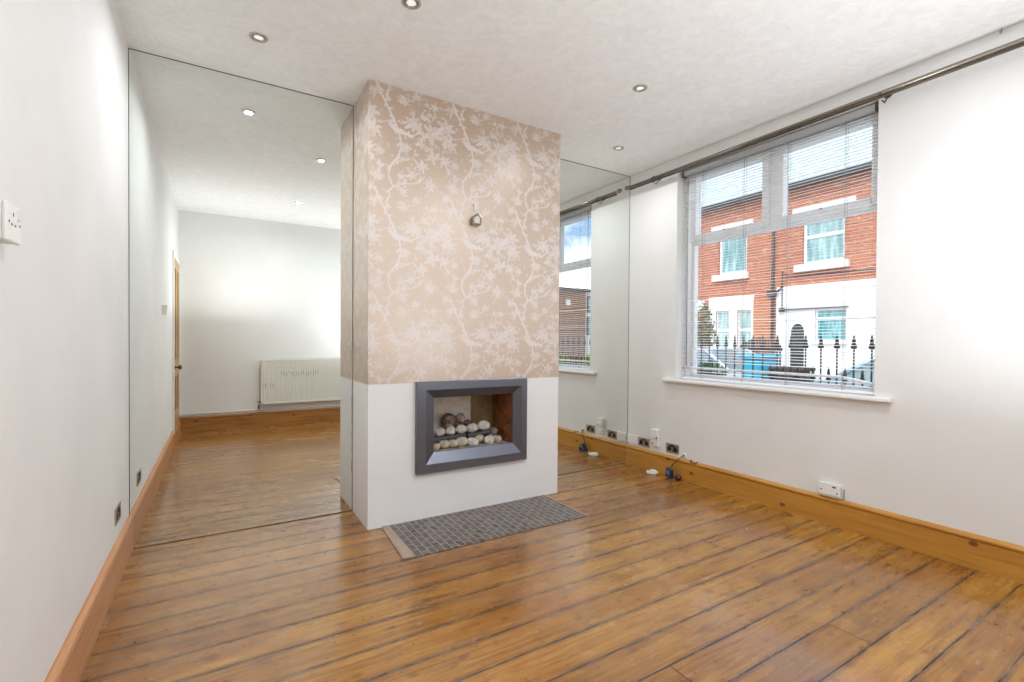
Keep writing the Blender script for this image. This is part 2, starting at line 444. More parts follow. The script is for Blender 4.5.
ORIGIN = {}
def obj(name, mb, mats, parent=None, loc=None, bevel=None):
    """ONE mesh object; vertices are given in world coordinates"""
    if not isinstance(mats, (list, tuple)): mats = [mats]
    v = np.array(mb.v, dtype=float)
    if parent is not None:
        o0 = Vector(ORIGIN[parent.name])
        if loc is None:
            lo, hi = v.min(0), v.max(0); loc = ((lo[0] + hi[0]) / 2, (lo[1] + hi[1]) / 2, lo[2])
    else:
        o0 = Vector((0, 0, 0))
        if loc is None:
            lo, hi = v.min(0), v.max(0); loc = ((lo[0] + hi[0]) / 2, (lo[1] + hi[1]) / 2, lo[2])
    me = bpy.data.meshes.new(name)
    me.from_pydata([tuple(x) for x in (v - np.array(loc))], [], mb.f)
    for mm in mats: me.materials.append(mm)
    me.polygons.foreach_set('material_index', mb.mi)
    me.polygons.foreach_set('use_smooth', mb.smooth)
    me.update()
    o = bpy.data.objects.new(name, me); COL.objects.link(o)
    o.location = Vector(loc) - o0
    if parent is not None: o.parent = parent
    ORIGIN[o.name] = tuple(loc)
    if bevel:
        b = o.modifiers.new('bevel', 'BEVEL'); b.width = bevel; b.segments = 2; b.limit_method = 'ANGLE'; b.angle_limit = .6
    return o
def tag(o, label, cat, group=None, kind=None):
    o['label'] = label; o['category'] = cat
    if group: o['group'] = group
    if kind: o['kind'] = kind
    return o
def thing(name, label, cat, loc, group=None, kind=None):
    o = bpy.data.objects.new(name, None); COL.objects.link(o)
    o.location = loc; o.empty_display_size = .05
    ORIGIN[o.name] = tuple(loc)
    return tag(o, label, cat, group, kind)
def struct(name, mb, m, label, cat, parent=None, **kw):
    o = obj(name, mb, m, parent, **kw)
    if parent is None: tag(o, label, cat, kind='structure')
    return o

def wall_cells(mb, plane, lo, hi, u0, u1, z0, z1, holes, mi=0):
    """slab between lo..hi across 'plane' axis, pierced by holes (u0,u1,z0,z1)"""
    us = sorted({u0, u1, *[h[0] for h in holes], *[h[1] for h in holes]})
    zs = sorted({z0, z1, *[h[2] for h in holes], *[h[3] for h in holes]})
    for a, b in zip(us, us[1:]):
        for c, d in zip(zs, zs[1:]):
            mu, mz = (a + b) / 2, (c + d) / 2
            if any(h[0] < mu < h[1] and h[2] < mz < h[3] for h in holes): continue
            if plane == 'x': mb.box(lo, hi, a, b, c, d, mi)
            else: mb.box(a, b, lo, hi, c, d, mi)
    return mb

# ------------------------------------------------------------------ room shell
WY0, WY1, WZ0, WZ1 = 1.412, 2.992, .895, 2.775          # window opening in the right wall
DY0, DY1, DZ0, DZ1 = -.44, .42, .16, 2.17                # door opening in the left wall
WT = .30                                                  # thickness of the outer wall
mb = MB().box(xL - .12, xR + WT, yB - .12, yM + .26, -.14, 0)
struct('floor', mb, M['floor'], 'worn varnished pine floorboards with dark joints running towards the window wall', 'floor')
mb = MB().box(xL - .12, xR + WT, yB - .12, yM + .26, H, H + .16)
struct('ceiling', mb, M['ceiling'], 'white embossed papered ceiling with recessed downlights', 'ceiling')
mb = wall_cells(MB(), 'x', xL - .12, xL, yB - .12, yM + .26, 0, H, [(DY0, DY1, DZ0, DZ1)])
struct('wall_left', mb, M['wall'], 'plain white plaster wall along the left side', 'wall')
mb = wall_cells(MB(), 'x', xR, xR + WT, yB - .12, yM + .26, 0, H, [(WY0, WY1, WZ0, WZ1)])
struct('wall_right', mb, M['wall'], 'white plaster wall holding the window with the venetian blind', 'wall')
mb = MB().box(xL, xR, yB - .12, yB, 0, H)
struct('wall_back', mb, M['wall'], 'white wall with the radiator, seen only in the mirror', 'wall')
mb = MB().box(xL, xR, yM + .012, yM + .26, 0, H)
struct('wall_front', mb, M['wall'], 'wall of the alcoves hidden behind the mirrors', 'wall')

# skirtings: flat board with a round-topped mould
def skirt_profile(d=.020, h=.19):
    return [(0, 0), (d, 0), (d, h - .042), (d - .004, h - .040), (d - .004, h - .034), (d + .003, h - .028), (d + .005, h - .020),
            (d + .002, h - .012), (d - .006, h - .006), (d - .012, h), (0, h)]
def skirting(name, axis, base, sign, a, b, m, label, h=.19):
    pr = [(base + sign * u, w) for u, w in skirt_profile(h=h)]
    mb = MB().prism(pr, 'y' if axis == 'y' else 'x', a, b)
    return struct(name, mb, m, label, 'baseboard')
skirting('baseboard_right', 'y', xR, -1, yB, yM - .002, M['skirt_right'], 'golden knotty pine skirting board below the window wall', .190)
skirting('baseboard_left', 'y', xL, 1, .56, yM - .002, M['skirt_left'], 'reddish pine skirting board along the left wall', .205)
skirting('baseboard_back', 'x', yB, 1, xL + .0, xR - .02, M['skirt_back'], 'dark brown pine skirting board under the radiator, seen in the mirror', .205)

# ------------------------------------------------------------------ chimney breast
FX0, FX1, FZ0, FZ1 = 1.265, 1.905, .452, .830           # fire opening
CX0, CX1, CZ0, CZ1 = 1.222, 1.918, .432, .850           # hole in the chimney breast
PZ = .942                                               # wallpaper stops here
mb = MB()
wall_cells(mb, 'y', yF, yF + .03, c0, c1, 0, H, [(CX0, CX1, CZ0, CZ1)])
mb.box(c0, c0 + .03, yF + .03, yM + .012, 0, H); mb.box(c1 - .03, c1, yF + .03, yM + .012, 0, H)
breast = struct('chimney_breast', mb, M['paint'], 'chimney breast painted white below and papered in beige floral above', 'chimney breast')

# printed pattern of the wallpaper, drawn once on a repeat
def make_tile(res=.003, W=.53, Hh=.70):
    nx, ny = round(W / res), round(Hh / res)
    gx, gy = np.meshgrid((np.arange(nx) + .5) * res, (np.arange(ny) + .5) * res)
    img = np.zeros((ny, nx))
    rng = random.Random(11)
    def wrap(dx, dy):
        return (dx + W / 2) % W - W / 2, (dy + Hh / 2) % Hh - Hh / 2
    def put(d, v=1., soft=.0022):
        np.maximum(img, v * np.clip(.5 - d / soft, 0, 1), out=img)
    def seg(p, q, r0, r1, v=1.):
        px, py = wrap(gx - p[0], gy - p[1]); bx, by = q[0] - p[0], q[1] - p[1]
        t = np.clip((px * bx + py * by) / (bx * bx + by * by + 1e-9), 0, 1)
        put(np.hypot(px - bx * t, py - by * t) - (r0 + (r1 - r0) * t), v)
    def ell(c, a, b, ang, v=1.):
        px, py = wrap(gx - c[0], gy - c[1]); ca, sa = math.cos(ang), math.sin(ang)
        u, w = px * ca + py * sa, -px * sa + py * ca
        put((np.hypot(u / a, w / b) - 1) * min(a, b), v)
    def leaf(c, L, ang, v=.9):
        ell((c[0] + math.cos(ang) * L / 2, c[1] + math.sin(ang) * L / 2), L / 2, L / 5.2, ang, v)
    def branch(pts, r0, r1, v=1., leaves=0, ll=.03):
        n = len(pts)
        # smooth the polyline
        P = [Vector((a, b)) for a, b in pts]; Q = []
        for i in range(n - 1):
            p0, p1, p2, p3 = P[max(i - 1, 0)], P[i], P[i + 1], P[min(i + 2, n - 1)]
            for k in range(6):
                t = k / 6
                Q.append(.5 * ((2 * p1) + (p2 - p0) * t + (2 * p0 - 5 * p1 + 4 * p2 - p3) * t * t + (3 * p1 - p0 - 3 * p2 + p3) * t ** 3))
        Q.append(P[-1])
        for i in range(len(Q) - 1):
            a = r0 + (r1 - r0) * i / len(Q)
            seg(Q[i], Q[i + 1], a, a, v)
        for _ in range(leaves):
            i = rng.randrange(len(Q) - 1); d = Q[i + 1] - Q[i]
            an = math.atan2(d.y, d.x) + rng.choice((-1, 1)) * rng.uniform(.5, 1.2)
            leaf(Q[i], ll * rng.uniform(.7, 1.3), an)
    def flower(c, R, pet=6, v=1.):
        a0 = rng.uniform(0, 6)
        for k in range(pet):
            a = a0 + 2 * PI * (k + rng.uniform(-.25, .25)) / pet; rr_ = R * rng.uniform(.5, .8); L = R * rng.uniform(.34, .52)
            ell((c[0] + math.cos(a) * rr_, c[1] + math.sin(a) * rr_ * .85), L, L * rng.uniform(.32, .5), a + rng.uniform(-.3, .3), v * rng.uniform(.65, 1))
            a += PI / pet; rr_ = R * .38
            ell((c[0] + math.cos(a) * rr_, c[1] + math.sin(a) * rr_), R * .25, R * .13, a, v * rng.uniform(.6, .95))
        ell((c[0] + R * .05, c[1]), R * .2, R * .15, a0, v)
        for _ in range(3):
            a = rng.uniform(0, 6.3); leaf((c[0] + math.cos(a) * R * .8, c[1] + math.sin(a) * R * .8), R * rng.uniform(.5, .8), a + rng.uniform(-.6, .6), .75 * v)
    branch([(.085, -.02), (.12, .06), (.17, .15), (.215, .235), (.245, .31), (.255, .385), (.235, .455), (.185, .53), (.175, .60), (.20, .66), (.16, .70)], .0075, .006, 1, 12, .035)
    branch([(.185, .00), (.165, .07), (.155, .12), (.19, .19), (.235, .275)], .005, .006, .9, 8)
    branch([(.215, .30), (.29, .30), (.355, .285), (.385, .235), (.375, .18)], .005, .003, .95, 10)
    branch([(.20, .66), (.25, .635), (.32, .62), (.385, .60), (.42, .55)], .005, .003, .95, 10)
    branch([(.225, .48), (.29, .47), (.34, .44), (.36, .39)], .0035, .002, .8, 9)
    branch([(.20, .22), (.13, .25), (.07, .27), (.02, .33)], .004, .002, .85, 9)
    branch([(.185, .53), (.12, .52), (.06, .49), (.03, .43)], .004, .002, .85, 9)
    branch([(.42, .02), (.45, .09), (.44, .17), (.47, .24)], .003, .002, .85, 9)
    branch([(.385, .235), (.45, .30), (.47, .38), (.44, .45)], .003, .002, .8, 9)
    for c, R in [((.045, .19), .062), ((.065, .305), .052), ((.335, .215), .055), ((.275, .085), .036), ((.475, .255), .066), ((.29, .385), .034),
                 ((.41, .155), .026), ((.085, .06), .034), ((.03, .42), .04), ((.115, .44), .03), ((.48, .41), .048), ((.40, .49), .042),
                 ((.33, .56), .038), ((.10, .60), .042), ((.46, .61), .046), ((.26, .58), .028), ((.49, .07), .03), ((.36, .03), .032),
                 ((.395, .34), .034), ((.27, .68), .03), ((.05, .68), .03)]:
        flower(c, R * 1.08, rng.choice((6, 7, 8)))
    for _ in range(70):
        c = (rng.uniform(0, W), rng.uniform(0, Hh)); a = rng.uniform(0, 6.3)
        leaf(c, rng.uniform(.018, .034), a, .8)
        if rng.random() < .6: leaf(c, rng.uniform(.015, .028), a + rng.uniform(.8, 1.6), .75)
    # a bird on the branch
    ell((.245, .285), .05, .017, .15, 1); ell((.20, .265), .018, .015, 0, 1); leaf((.285, .29), .06, .35, 1)
    return img, res, W, Hh
TILE, TRES, TW, TH = make_tile()

def paper_sheet(name, origin, du, width, z0, z1, u_off, step=.0045):
    nx, nz = max(2, round(width / step)), round((z1 - z0) / step)
    us = np.linspace(0, width, nx + 1); zs = np.linspace(z0, z1, nz + 1)
    U, Zz = np.meshgrid(us, zs)
    co = np.zeros((U.size, 3))
    co[:, 0] = origin[0] + du[0] * U.ravel(); co[:, 1] = origin[1] + du[1] * U.ravel(); co[:, 2] = Zz.ravel()
    uu = (U.ravel() + u_off) % TW; vv = (H - Zz.ravel()) % TH
    a = TILE[np.clip((vv / TRES).astype(int), 0, TILE.shape[0] - 1), np.clip((uu / TRES).astype(int), 0, TILE.shape[1] - 1)]
    ids = np.arange(U.size).reshape(nz + 1, nx + 1)
    f = np.stack([ids[:-1, :-1], ids[:-1, 1:], ids[1:, 1:], ids[1:, :-1]], -1).reshape(-1, 4)
    me = bpy.data.meshes.new(name)
    o0 = np.array(ORIGIN[breast.name])
    me.from_pydata((co - o0).tolist(), [], f.tolist())
    at = me.attributes.new('motif', 'FLOAT', 'POINT'); at.data.foreach_set('value', a.astype(np.float32))
    me.materials.append(M['paper']); me.update()
    o = bpy.data.objects.new(name, me); COL.objects.link(o); o.parent = breast
    so = o.modifiers.new('thickness', 'SOLIDIFY'); so.thickness = .0012; so.offset = -1
    return o
e = .0014
o = paper_sheet('wallpaper', (c0 - e, yF - e), (1, 0), c1 - c0 + 2 * e, PZ, H, .045)
o['label'] = 'beige floral wallpaper on the front'
o = paper_sheet('wallpaper', (c0 - e, yM - .002), (0, -1), yM - .002 - yF, PZ, H, .14)
o['label'] = 'floral wallpaper on the left flank'
o = paper_sheet('wallpaper', (c1 + e, yF), (0, 1), yM - .002 - yF, PZ, H, .30)
o['label'] = 'floral wallpaper on the right flank'
# hairline seams between the drops
for sx_ in (1.285, 1.858):
    pass

# firebox: a lined recess, part of the chimney breast
yb = 3.50
mb = MB(); mb.box(CX0, CX1, yb, yb + .03, CZ0, CZ1); mb.box(CX0 - .0, CX0 + .02, yF + .03, yb, CZ0, CZ1)
mb.box(CX0, CX1, yF + .03, yb, CZ1 - .015, CZ1)
obj('firebox_lining', mb, M['lining'], breast)
mb = MB().box(CX1 - .014, CX1, yF + .03, yb, CZ0, CZ1 - .015)
obj('firebox_side', mb, M['rust'], breast)['label'] = 'rust-stained side of the firebox'
mb = MB().box(CX0 + .02, 1.70, yb - .012, yb, CZ0, CZ1 - .015)
obj('fire_board', mb, M['fireboard'], breast)['label'] = 'mottled cream board at the back'
mb = MB().box(CX0 + .02, CX1 - .014, yF + .005, yb - .012, CZ0, CZ0 + .012)
obj('firebox_base', mb, M['ash'], breast)

rg_ = random.Random(5); pts_ = [(c0 - .002 + rg_.uniform(-.002, .001), yM - .004, z_ / 20) for z_ in range(0, 24)]
obj('cracked_filler', MB().tube(pts_, [rg_.uniform(.002, .006) for _ in pts_], 6), mat('brown_filler', (.36, .29, .22), .9), breast)['label'] = 'cracked brown filler along the mirror edge'

# fire surround: metal frame with a mitred bevel
OX0, OX1, OZ0, OZ1 = 1.128, 2.010, .320, .948
IX0, IX1, IZ0, IZ1 = 1.193, 1.958, .378, .890            # edge between flat band and bevel
fr = thing('fire_surround', 'dark gunmetal picture-frame fire surround set into the white chimney breast', 'fire surround', ((OX0 + OX1) / 2, yF, OZ0))
def ring(mb, A, ya, B, yb_, mi=0, sides=(0, 1, 2, 3)):
    a = [(A[0], ya, A[2]), (A[1], ya, A[2]), (A[1], ya, A[3]), (A[0], ya, A[3])]
    b = [(B[0], yb_, B[2]), (B[1], yb_, B[2]), (B[1], yb_, B[3]), (B[0], yb_, B[3])]
    for i in sides:
        j = (i + 1) % 4
        mb.add([a[i], a[j], b[j], b[i]], [(0, 1, 2, 3)], mi)
O4, I4, P4 = (OX0, OX1, OZ0, OZ1), (IX0, IX1, IZ0, IZ1), (FX0, FX1, FZ0, FZ1)
mb = MB(); ring(mb, O4, yF - .001, O4, yF - .034); o4 = (OX0 + .004, OX1 - .004, OZ0 + .004, OZ1 - .004)
ring(mb, O4, yF - .034, o4, yF - .038); ring(mb, o4, yF - .038, I4, yF - .038)
obj('outer_band', mb, M['gunmetal'], fr)
mb = MB(); i4 = (IX0 + .003, IX1 - .003, IZ0 + .003, IZ1 - .003)
ring(mb, I4, yF - .038, i4, yF - .033); ring(mb, i4, yF - .033, P4, yF + .006); ring(mb, P4, yF + .006, P4, yF + .028)
obj('inner_bevel', mb, M['gunmetal'], fr)

# grate bars
gt = thing('fire_grate', 'dark grey grate of two flat bars across the gas fire', 'grate', (1.55, yF + .13, CZ0 + .012))
for a, b, za, zb in ((1.268, 1.570, .516, .526), (1.590, 1.795, .520, .536)):
    mb = MB().prism([(a, za - .017), (b, zb - .017), (b, zb + .006), (a, za + .006)], 'y', yF + .125, yF + .215)
    obj('grate_bar', mb, M['bar_grey'], gt, bevel=.003)
for xx_ in (1.30, 1.55, 1.62, 1.77):
    obj('grate_foot', MB().box(xx_ - .006, xx_ + .006, yF + .185, yF + .20, CZ0 + .012, .51), M['bar_grey'], gt)

PEB = [
 # x, y, z, r, mat, label
 (1.318, .100, .466, .026, 'peb_cream', 'small cream pebble at the left end of the lower row'),
 (1.385, .105, .477, .033, 'peb_cream', 'tan oval pebble leaning second from left in the lower row'),
 (1.450, .102, .478, .031, 'peb_cream', 'brown-speckled cream pebble third from left in the lower row'),
 (1.523, .100, .480, .038, 'peb_cream', 'broad brown-patched pebble fourth from left in the lower row'),
 (1.612, .098, .470, .036, 'peb_white', 'pale round pebble below the gap between the two grate bars'),
 (1.680, .120, .489, .029, 'peb_cream', 'small tan pebble tucked under the right grate bar'),
 (1.750, .100, .472, .037, 'peb_white', 'large pale grey pebble third from right in the lower row'),
 (1.828, .115, .470, .031, 'peb_cream', 'flat cream pebble at the right end of the lower row'),
 (1.375, .165, .556, .033, 'peb_white', 'white pebble at the left end of the left grate bar'),
 (1.460, .165, .558, .033, 'peb_white', 'white pebble in the middle of the left grate bar'),
 (1.548, .165, .563, .035, 'peb_white', 'white pebble at the right end of the left grate bar'),
 (1.640, .165, .563, .037, 'peb_white', 'white pebble on the left end of the right grate bar'),
 (1.738, .165, .574, .040, 'peb_white', 'large white oval pebble on the right end of the right grate bar'),
 (1.836, .200, .512, .034, 'peb_grey', 'grey-brown pebble behind the right end of the right grate bar'),
 (1.490, .265, .622, .046, 'peb_dark', 'big scorched brown pebble on top of the heap'),
 (1.585, .255, .628, .036, 'peb_grey', 'upright grey-brown pebble at the very top of the heap'),
 (1.560, .265, .578, .027, 'peb_dark', 'small dark pebble beneath the upright one'),
 (1.640, .255, .590, .026, 'peb_dark', 'small brown pebble on the right of the top of the heap'),
 (1.473, .225, .578, .025, 'peb_grey', 'small tan pebble below the big scorched one'),
 (1.790, .150, .486, .024, 'peb_grey', 'small shadowed pebble between the two rows on the right'),
 # hidden supporters of the heap, partly visible between the others
 (1.53, .262, .520, .036, 'peb_grey', 'dim grey pebble under the heap behind the left grate bar'),
 (1.62, .262, .530, .036, 'peb_grey', 'dim grey pebble showing in the gap between the two bars'),
]
for i, (x, dy, z, r, mk, lab) in enumerate(PEB):
    rx = r * 1.1 * (1.18 if i not in (15,) else .92)
    rz = r * 1.1 * (.86 if i not in (14, 15) else 1.02)
    from mathutils import Euler
    mb = MB().ellipsoid((x, yF + dy, z), (rx, r, rz), Euler((random.uniform(-.2, .2), random.uniform(-.25, .25), random.uniform(-.5, .5))), i, .16)
    tag(obj('pebble', mb, M[mk], loc=(x, yF + dy, z - rz)), lab + ', in the fire', 'pebble', 'ceramic pebbles of the gas fire')

# small nickel fitting hanging on a nail
hx, hz = 1.556, 2.10
hg = thing('hanging_ornament', 'small faceted nickel box hanging from a nail on the wallpaper', 'ornament', (hx, yF - .002, 2.05))
mb = MB().lathe([(0, -.012), (.0045, -.012), (.0045, -.008), (.0018, -.006), (.0018, 0)], (hx, yF, 2.212), 'y', 10)
obj('nail', mb, M['nickel'], hg)
mb = MB().tube([(hx, yF - .008, 2.211), (hx + .004, yF - .012, 2.17), (hx + .012, yF - .022, 2.146)], .0011, 6)
obj('wire', mb, M['nickel'], hg)
mb = MB(); cxh = hx + .012
house = [(cxh - .034, 2.062), (cxh + .030, 2.062), (cxh + .036, 2.112), (cxh + .010, 2.148), (cxh - .036, 2.112)]
inn = [(cxh + (a - cxh) * .78, 2.10 + (b - 2.10) * .78) for a, b in house]
for k in range(5):
    j = (k + 1) % 5
    A, B, C_, D = house[k], house[j], inn[j], inn[k]
    mb.add([(A[0], yF - .048, A[1]), (B[0], yF - .048, B[1]), (C_[0], yF - .052, C_[1]), (D[0], yF - .052, D[1])], [(0, 1, 2, 3)])
    mb.add([(A[0], yF - .048, A[1]), (B[0], yF - .048, B[1]), (B[0], yF - .004, B[1]), (A[0], yF - .004, A[1])], [(3, 2, 1, 0)])
    mb.add([(D[0], yF - .052, D[1]), (C_[0], yF - .052, C_[1]), (C_[0], yF - .040, C_[1]), (D[0], yF - .040, D[1])], [(0, 1, 2, 3)])
obj('ornament_case', mb, M['nickel'], hg)
mb = MB().prism(inn, 'y', yF - .041, yF - .038)
obj('ornament_face', mb, mat('pale_dial', (.74, .71, .64), .3), hg)['label'] = 'pale shiny face'

# hearth
hp = thing('hearth', 'slate mosaic hearth set flush in the floor before the fireplace', 'hearth', (1.56, 2.9, 0), kind='structure')
obj('tile_bed', MB().box(.950, 2.185, 2.632, yF, .0005, .004), M['mosaic'], hp)
obj('edge_strip', MB().prism([(.872, 2.645), (.948, 2.632), (.948, yF), (.905, yF)], 'z', .0005, .007), M['trim_wood'], hp)['label'] = 'pale worn wooden strip'
obj('edge_strip', MB().box(2.187, 2.205, 2.632, yF, .0005, .006), M['trim_wood'], hp)['label'] = 'narrow worn wooden strip'

# ------------------------------------------------------------------ mirrors in the alcoves
def wall_mirror(x0, x1, label):
    t = thing('wall_mirror', label, 'mirror', ((x0 + x1) / 2, yM, 0), 'floor-to-ceiling mirrors in the alcoves')
    obj('mirror_glass', MB().box(x0 + .003, x1 - .003, yM, yM + .010, .006, H - .005), M['mirror'], t)
    mb = MB(); yy0, yy1 = yM - .0015, yM + .011
    mb.box(x0, x0 + .003, yy0, yy1, 0, H); mb.box(x1 - .003, x1, yy0, yy1, 0, H)
    mb.box(x0 + .003, x1 - .003, yy0, yy1, H - .005, H); mb.box(x0 + .003, x1 - .003, yy0, yy1, 0, .006)
    obj('mirror_edge', mb, M['mirror_edge'], t)
wall_mirror(xL + .001, c0 - .002, 'floor-to-ceiling mirror left of the chimney breast')
wall_mirror(c1 + .002, xR - .001, 'narrow floor-to-ceiling mirror between chimney breast and window wall')

# ------------------------------------------------------------------ window
win = thing('window_1', 'white plastic-framed window with two top lights over one large pane', 'window', (xR + .15, (WY0 + WY1) / 2, WZ0), kind='structure')
fx0, fx1 = xR + .125, xR + .195
GY0, GY1 = 1.462, 2.905
TZ0, TZ1 = 2.128, 2.130        # transom
MY0, MY1 = 2.142, 2.192        # mullion between the top lights
mb = MB()
mb.bbox(fx0, fx1, WY0, GY0 - .03, WZ0, WZ1, .006); mb.bbox(fx0, fx1, GY1 + .03, WY1, WZ0, WZ1, .006)
mb.bbox(fx0, fx1, GY0 - .032, GY1 + .032, WZ1 - .045, WZ1, .006); mb.bbox(fx0, fx1, GY0 - .032, GY1 + .032, WZ0, WZ0 + .03, .006)
mb.bbox(fx0, fx1, GY0 - .032, GY1 + .032, TZ0 - .012, TZ1 + .02, .006); mb.bbox(fx0, fx1, MY0, MY1, TZ1 + .01, WZ1 - .04, .006)
obj('window_frame', mb, M['upvc'], win)
mb = MB()   # bead round the big pane
bz0, bz1 = WZ0 + .028, TZ0 - .010
for a in ((GY0 - .03, GY0, bz0, bz1), (GY1, GY1 + .03, bz0, bz1), (GY0, GY1, bz0, bz0 + .016), (GY0, GY1, bz1 - .012, bz1)):
    mb.bbox(fx0 + .012, fx1 - .01, a[0], a[1], a[2], a[3], .005)
obj('glazing_bead', mb, M['upvc'], win)
obj('pane', MB().box(fx0 + .035, fx0 + .041, GY0, GY1, bz0 + .016, bz1 - .012), M['glass'], win)
for ya, yb2 in ((GY0 - .03, MY0), (MY1, GY1 + .03)):
    mb = MB(); za, zb = TZ1 + .006, WZ1 - .04; w = .060
    for a in ((ya, ya + w, za, zb), (yb2 - w, yb2, za, zb), (ya + w, yb2 - w, za, za + w), (ya + w, yb2 - w, zb - w * .8, zb)):
        mb.bbox(fx0 - .016, fx1 - .006, a[0], a[1], a[2], a[3], .008, seg=3)
    s_ = obj('sash', mb, M['upvc'], win)
    obj('sash_pane', MB().box(fx0 + .03, fx0 + .036, ya + w, yb2 - w, za + w, zb - w * .8), M['glass'], s_)
    ym_ = (ya + yb2) / 2; zz = za + .030
    mb = MB().bbox(fx0 - .026, fx0 - .016, ym_ - .018, ym_ + .018, zz - .012, zz + .012, .004)
    mb.bbox(fx0 - .040, fx0 - .027, ym_ - .10, ym_ + .014, zz - .004, zz + .010, .004)
    hd = obj('sash_handle', mb, M['upvc'], s_)
    obj('handle_button', MB().box(fx0 - .041, fx0 - .032, ym_ + .002, ym_ + .016, zz + .012, zz + .022), M['black_ring'], s_)
mb = MB().bbox(xR - .045, xR + .0, 1.313, 3.108, .868, .894, .007, seg=3)
mb.box(xR, fx0, WY0, WY1, .875, .8952)
obj('window_sill', mb, M['gloss_white'], win)

# venetian blind
bl = thing('venetian_blind', 'white slatted venetian blind with a few bent slats, lowered over the window', 'blind', (xR + .05, (WY0 + WY1) / 2, WZ0))
BY0, BY1, BX = 1.428, 2.955, xR + .052
mb = MB().bbox(BX - .022, BX + .022, BY0, BY1, 2.722, 2.764, .003)
hr = obj('headrail', mb, M['rail_grey'], bl)
for y_ in (BY1 - .004, BY0 + .004):
    obj('rail_bracket', MB().bbox(BX - .026, BX + .024, y_ - .008, y_ + .012, 2.716, 2.768, .003), M['nickel_dark'], hr)
mb = MB()
NS = 80; pitch = (2.71 - .935) / NS
bunch = {}
def slat(mb, zfun, tilt=.14, w=.0115, y0=BY0, y1=BY1):
    ny = 14
    rows = []
    for k in range(ny + 1):
        y = y0 + (y1 - y0) * k / ny; zc = zfun(y)
        for j in range(5):
            u = (j / 4 * 2 - 1)
            rows.append((BX + u * w, y, zc + .0018 * (1 - u * u) + tilt * u * w))
    f = []
    for k in range(ny):
        for j in range(4):
            a = k * 5 + j; f.append((a, a + 1, a + 6, a + 5))
    mb.add(rows, f, 0, True)
for k in range(NS):
    z0 = .938 + (k + .5) * pitch
    jit = random.uniform(-.0012, .0012); ph = random.uniform(0, 6)
    sag = lambda y, z0=z0, jit=jit, ph=ph: z0 + jit + .0012 * math.sin(y * 3 + ph)
    tl = .15 + random.uniform(-.05, .05)
    if k in (2, 3, 4):      # three slats bunched together, their near ends hanging
        zt = 1.003 + (k - 3) * .006
        fn = (lambda y, zt=zt: zt - (max(0, 1.62 - y) * .20))
        slat(mb, fn, .25)
        continue
    if k in (20, 21):
        zt = 1.395 + (k - 20) * .007
        fn = (lambda y, zt=zt, z0=z0: (zt if y < 1.75 else (zt + (z0 - zt) * min(1, (y - 1.75) / .5))))
        slat(mb, fn, .3); continue
    if k == 30:
        slat(mb, lambda y, z0=z0: z0 - .010 + .006 * math.sin(y * 4), .35); continue
    slat(mb, sag, tl)
sl = obj('slats', mb, M['slat'], bl)
so = sl.modifiers.new('thickness', 'SOLIDIFY'); so.thickness = .0006
obj('bottom_rail', MB().bbox(BX - .013, BX + .013, BY0, BY1, .902, .918, .004), M['slat'], bl)
for y_ in (2.744, 2.355, 2.000, 1.613):
    mb = MB()
    for dx in (-.0135, .0135): mb.tube([(BX + dx, y_, .915), (BX + dx, y_, 2.724)], .0013, 5)
    mb.tube([(BX - .0138, y_ + .006, .915), (BX - .0138, y_ + .006, 2.724)], .0009, 5)
    obj('ladder_cord', mb, M['cord'], bl)
mb = MB().tube([(BX - .020, 2.900, 2.724), (BX - .020, 2.898, 1.02)], .0035, 8)
obj('tilt_wand', mb, M['cord'], bl)

# curtain pole: two rods on brackets
cp = thing('curtain_pole', 'double antique nickel curtain pole running under the ceiling above the blind', 'curtain pole', (xR - .09, 1.5, 2.74))
py1, py0 = 3.525, .15
zpole = 2.752
obj('rod', MB().tube([(xR - .095, py0, zpole + .012), (xR - .095, py1, zpole)], .0125, 14), M['nickel'], cp)
obj('rod', MB().tube([(xR - .092, py0 + .1, zpole - .010), (xR - .092, py1 - .03, zpole - .0235)], .0085, 12), M['nickel_dark'], cp)['label'] = 'thin dark rear rod'
mb = MB().lathe([(0, .034), (.014, .030), (.021, .016), (.022, 0), (.018, -.010), (.013, -.016), (.013, -.026), (.0125, -.034)], (xR - .095, py1 + .004, zpole), 'y', 20, flip=True)
obj('finial', mb, M['nickel'], cp)
for yb_ in (3.20, 1.36, .72):
    mb = MB()
    mb.lathe([(0, -.006), (.022, -.006), (.024, -.002), (.024, 0)], (xR, yb_, zpole + .025), 'x', 16, flip=False)
    mb.tube([(xR - .002, yb_, zpole + .028), (xR - .05, yb_, zpole + .030), (xR - .085, yb_, zpole + .022), (xR - .112, yb_, zpole + .002), (xR - .100, yb_, zpole - .016)], .0048, 8)
    mb.tube([(xR - .004, yb_, zpole + .012), (xR - .05, yb_, zpole - .040), (xR - .088, yb_, zpole - .034)], .004, 8)
    obj('bracket', mb, M['nickel_dark'], cp)

# ceiling hook near the pole
mb = MB().tube([(xR - .012, .845, H), (xR - .012, .845, H - .02), (xR - .030, .845, H - .032), (xR - .040, .845, H - .020)], .003, 8)
tag(obj('ceiling_hook', mb, M['steel']), 'tiny metal hook at the edge of the ceiling above the curtain pole', 'hook')
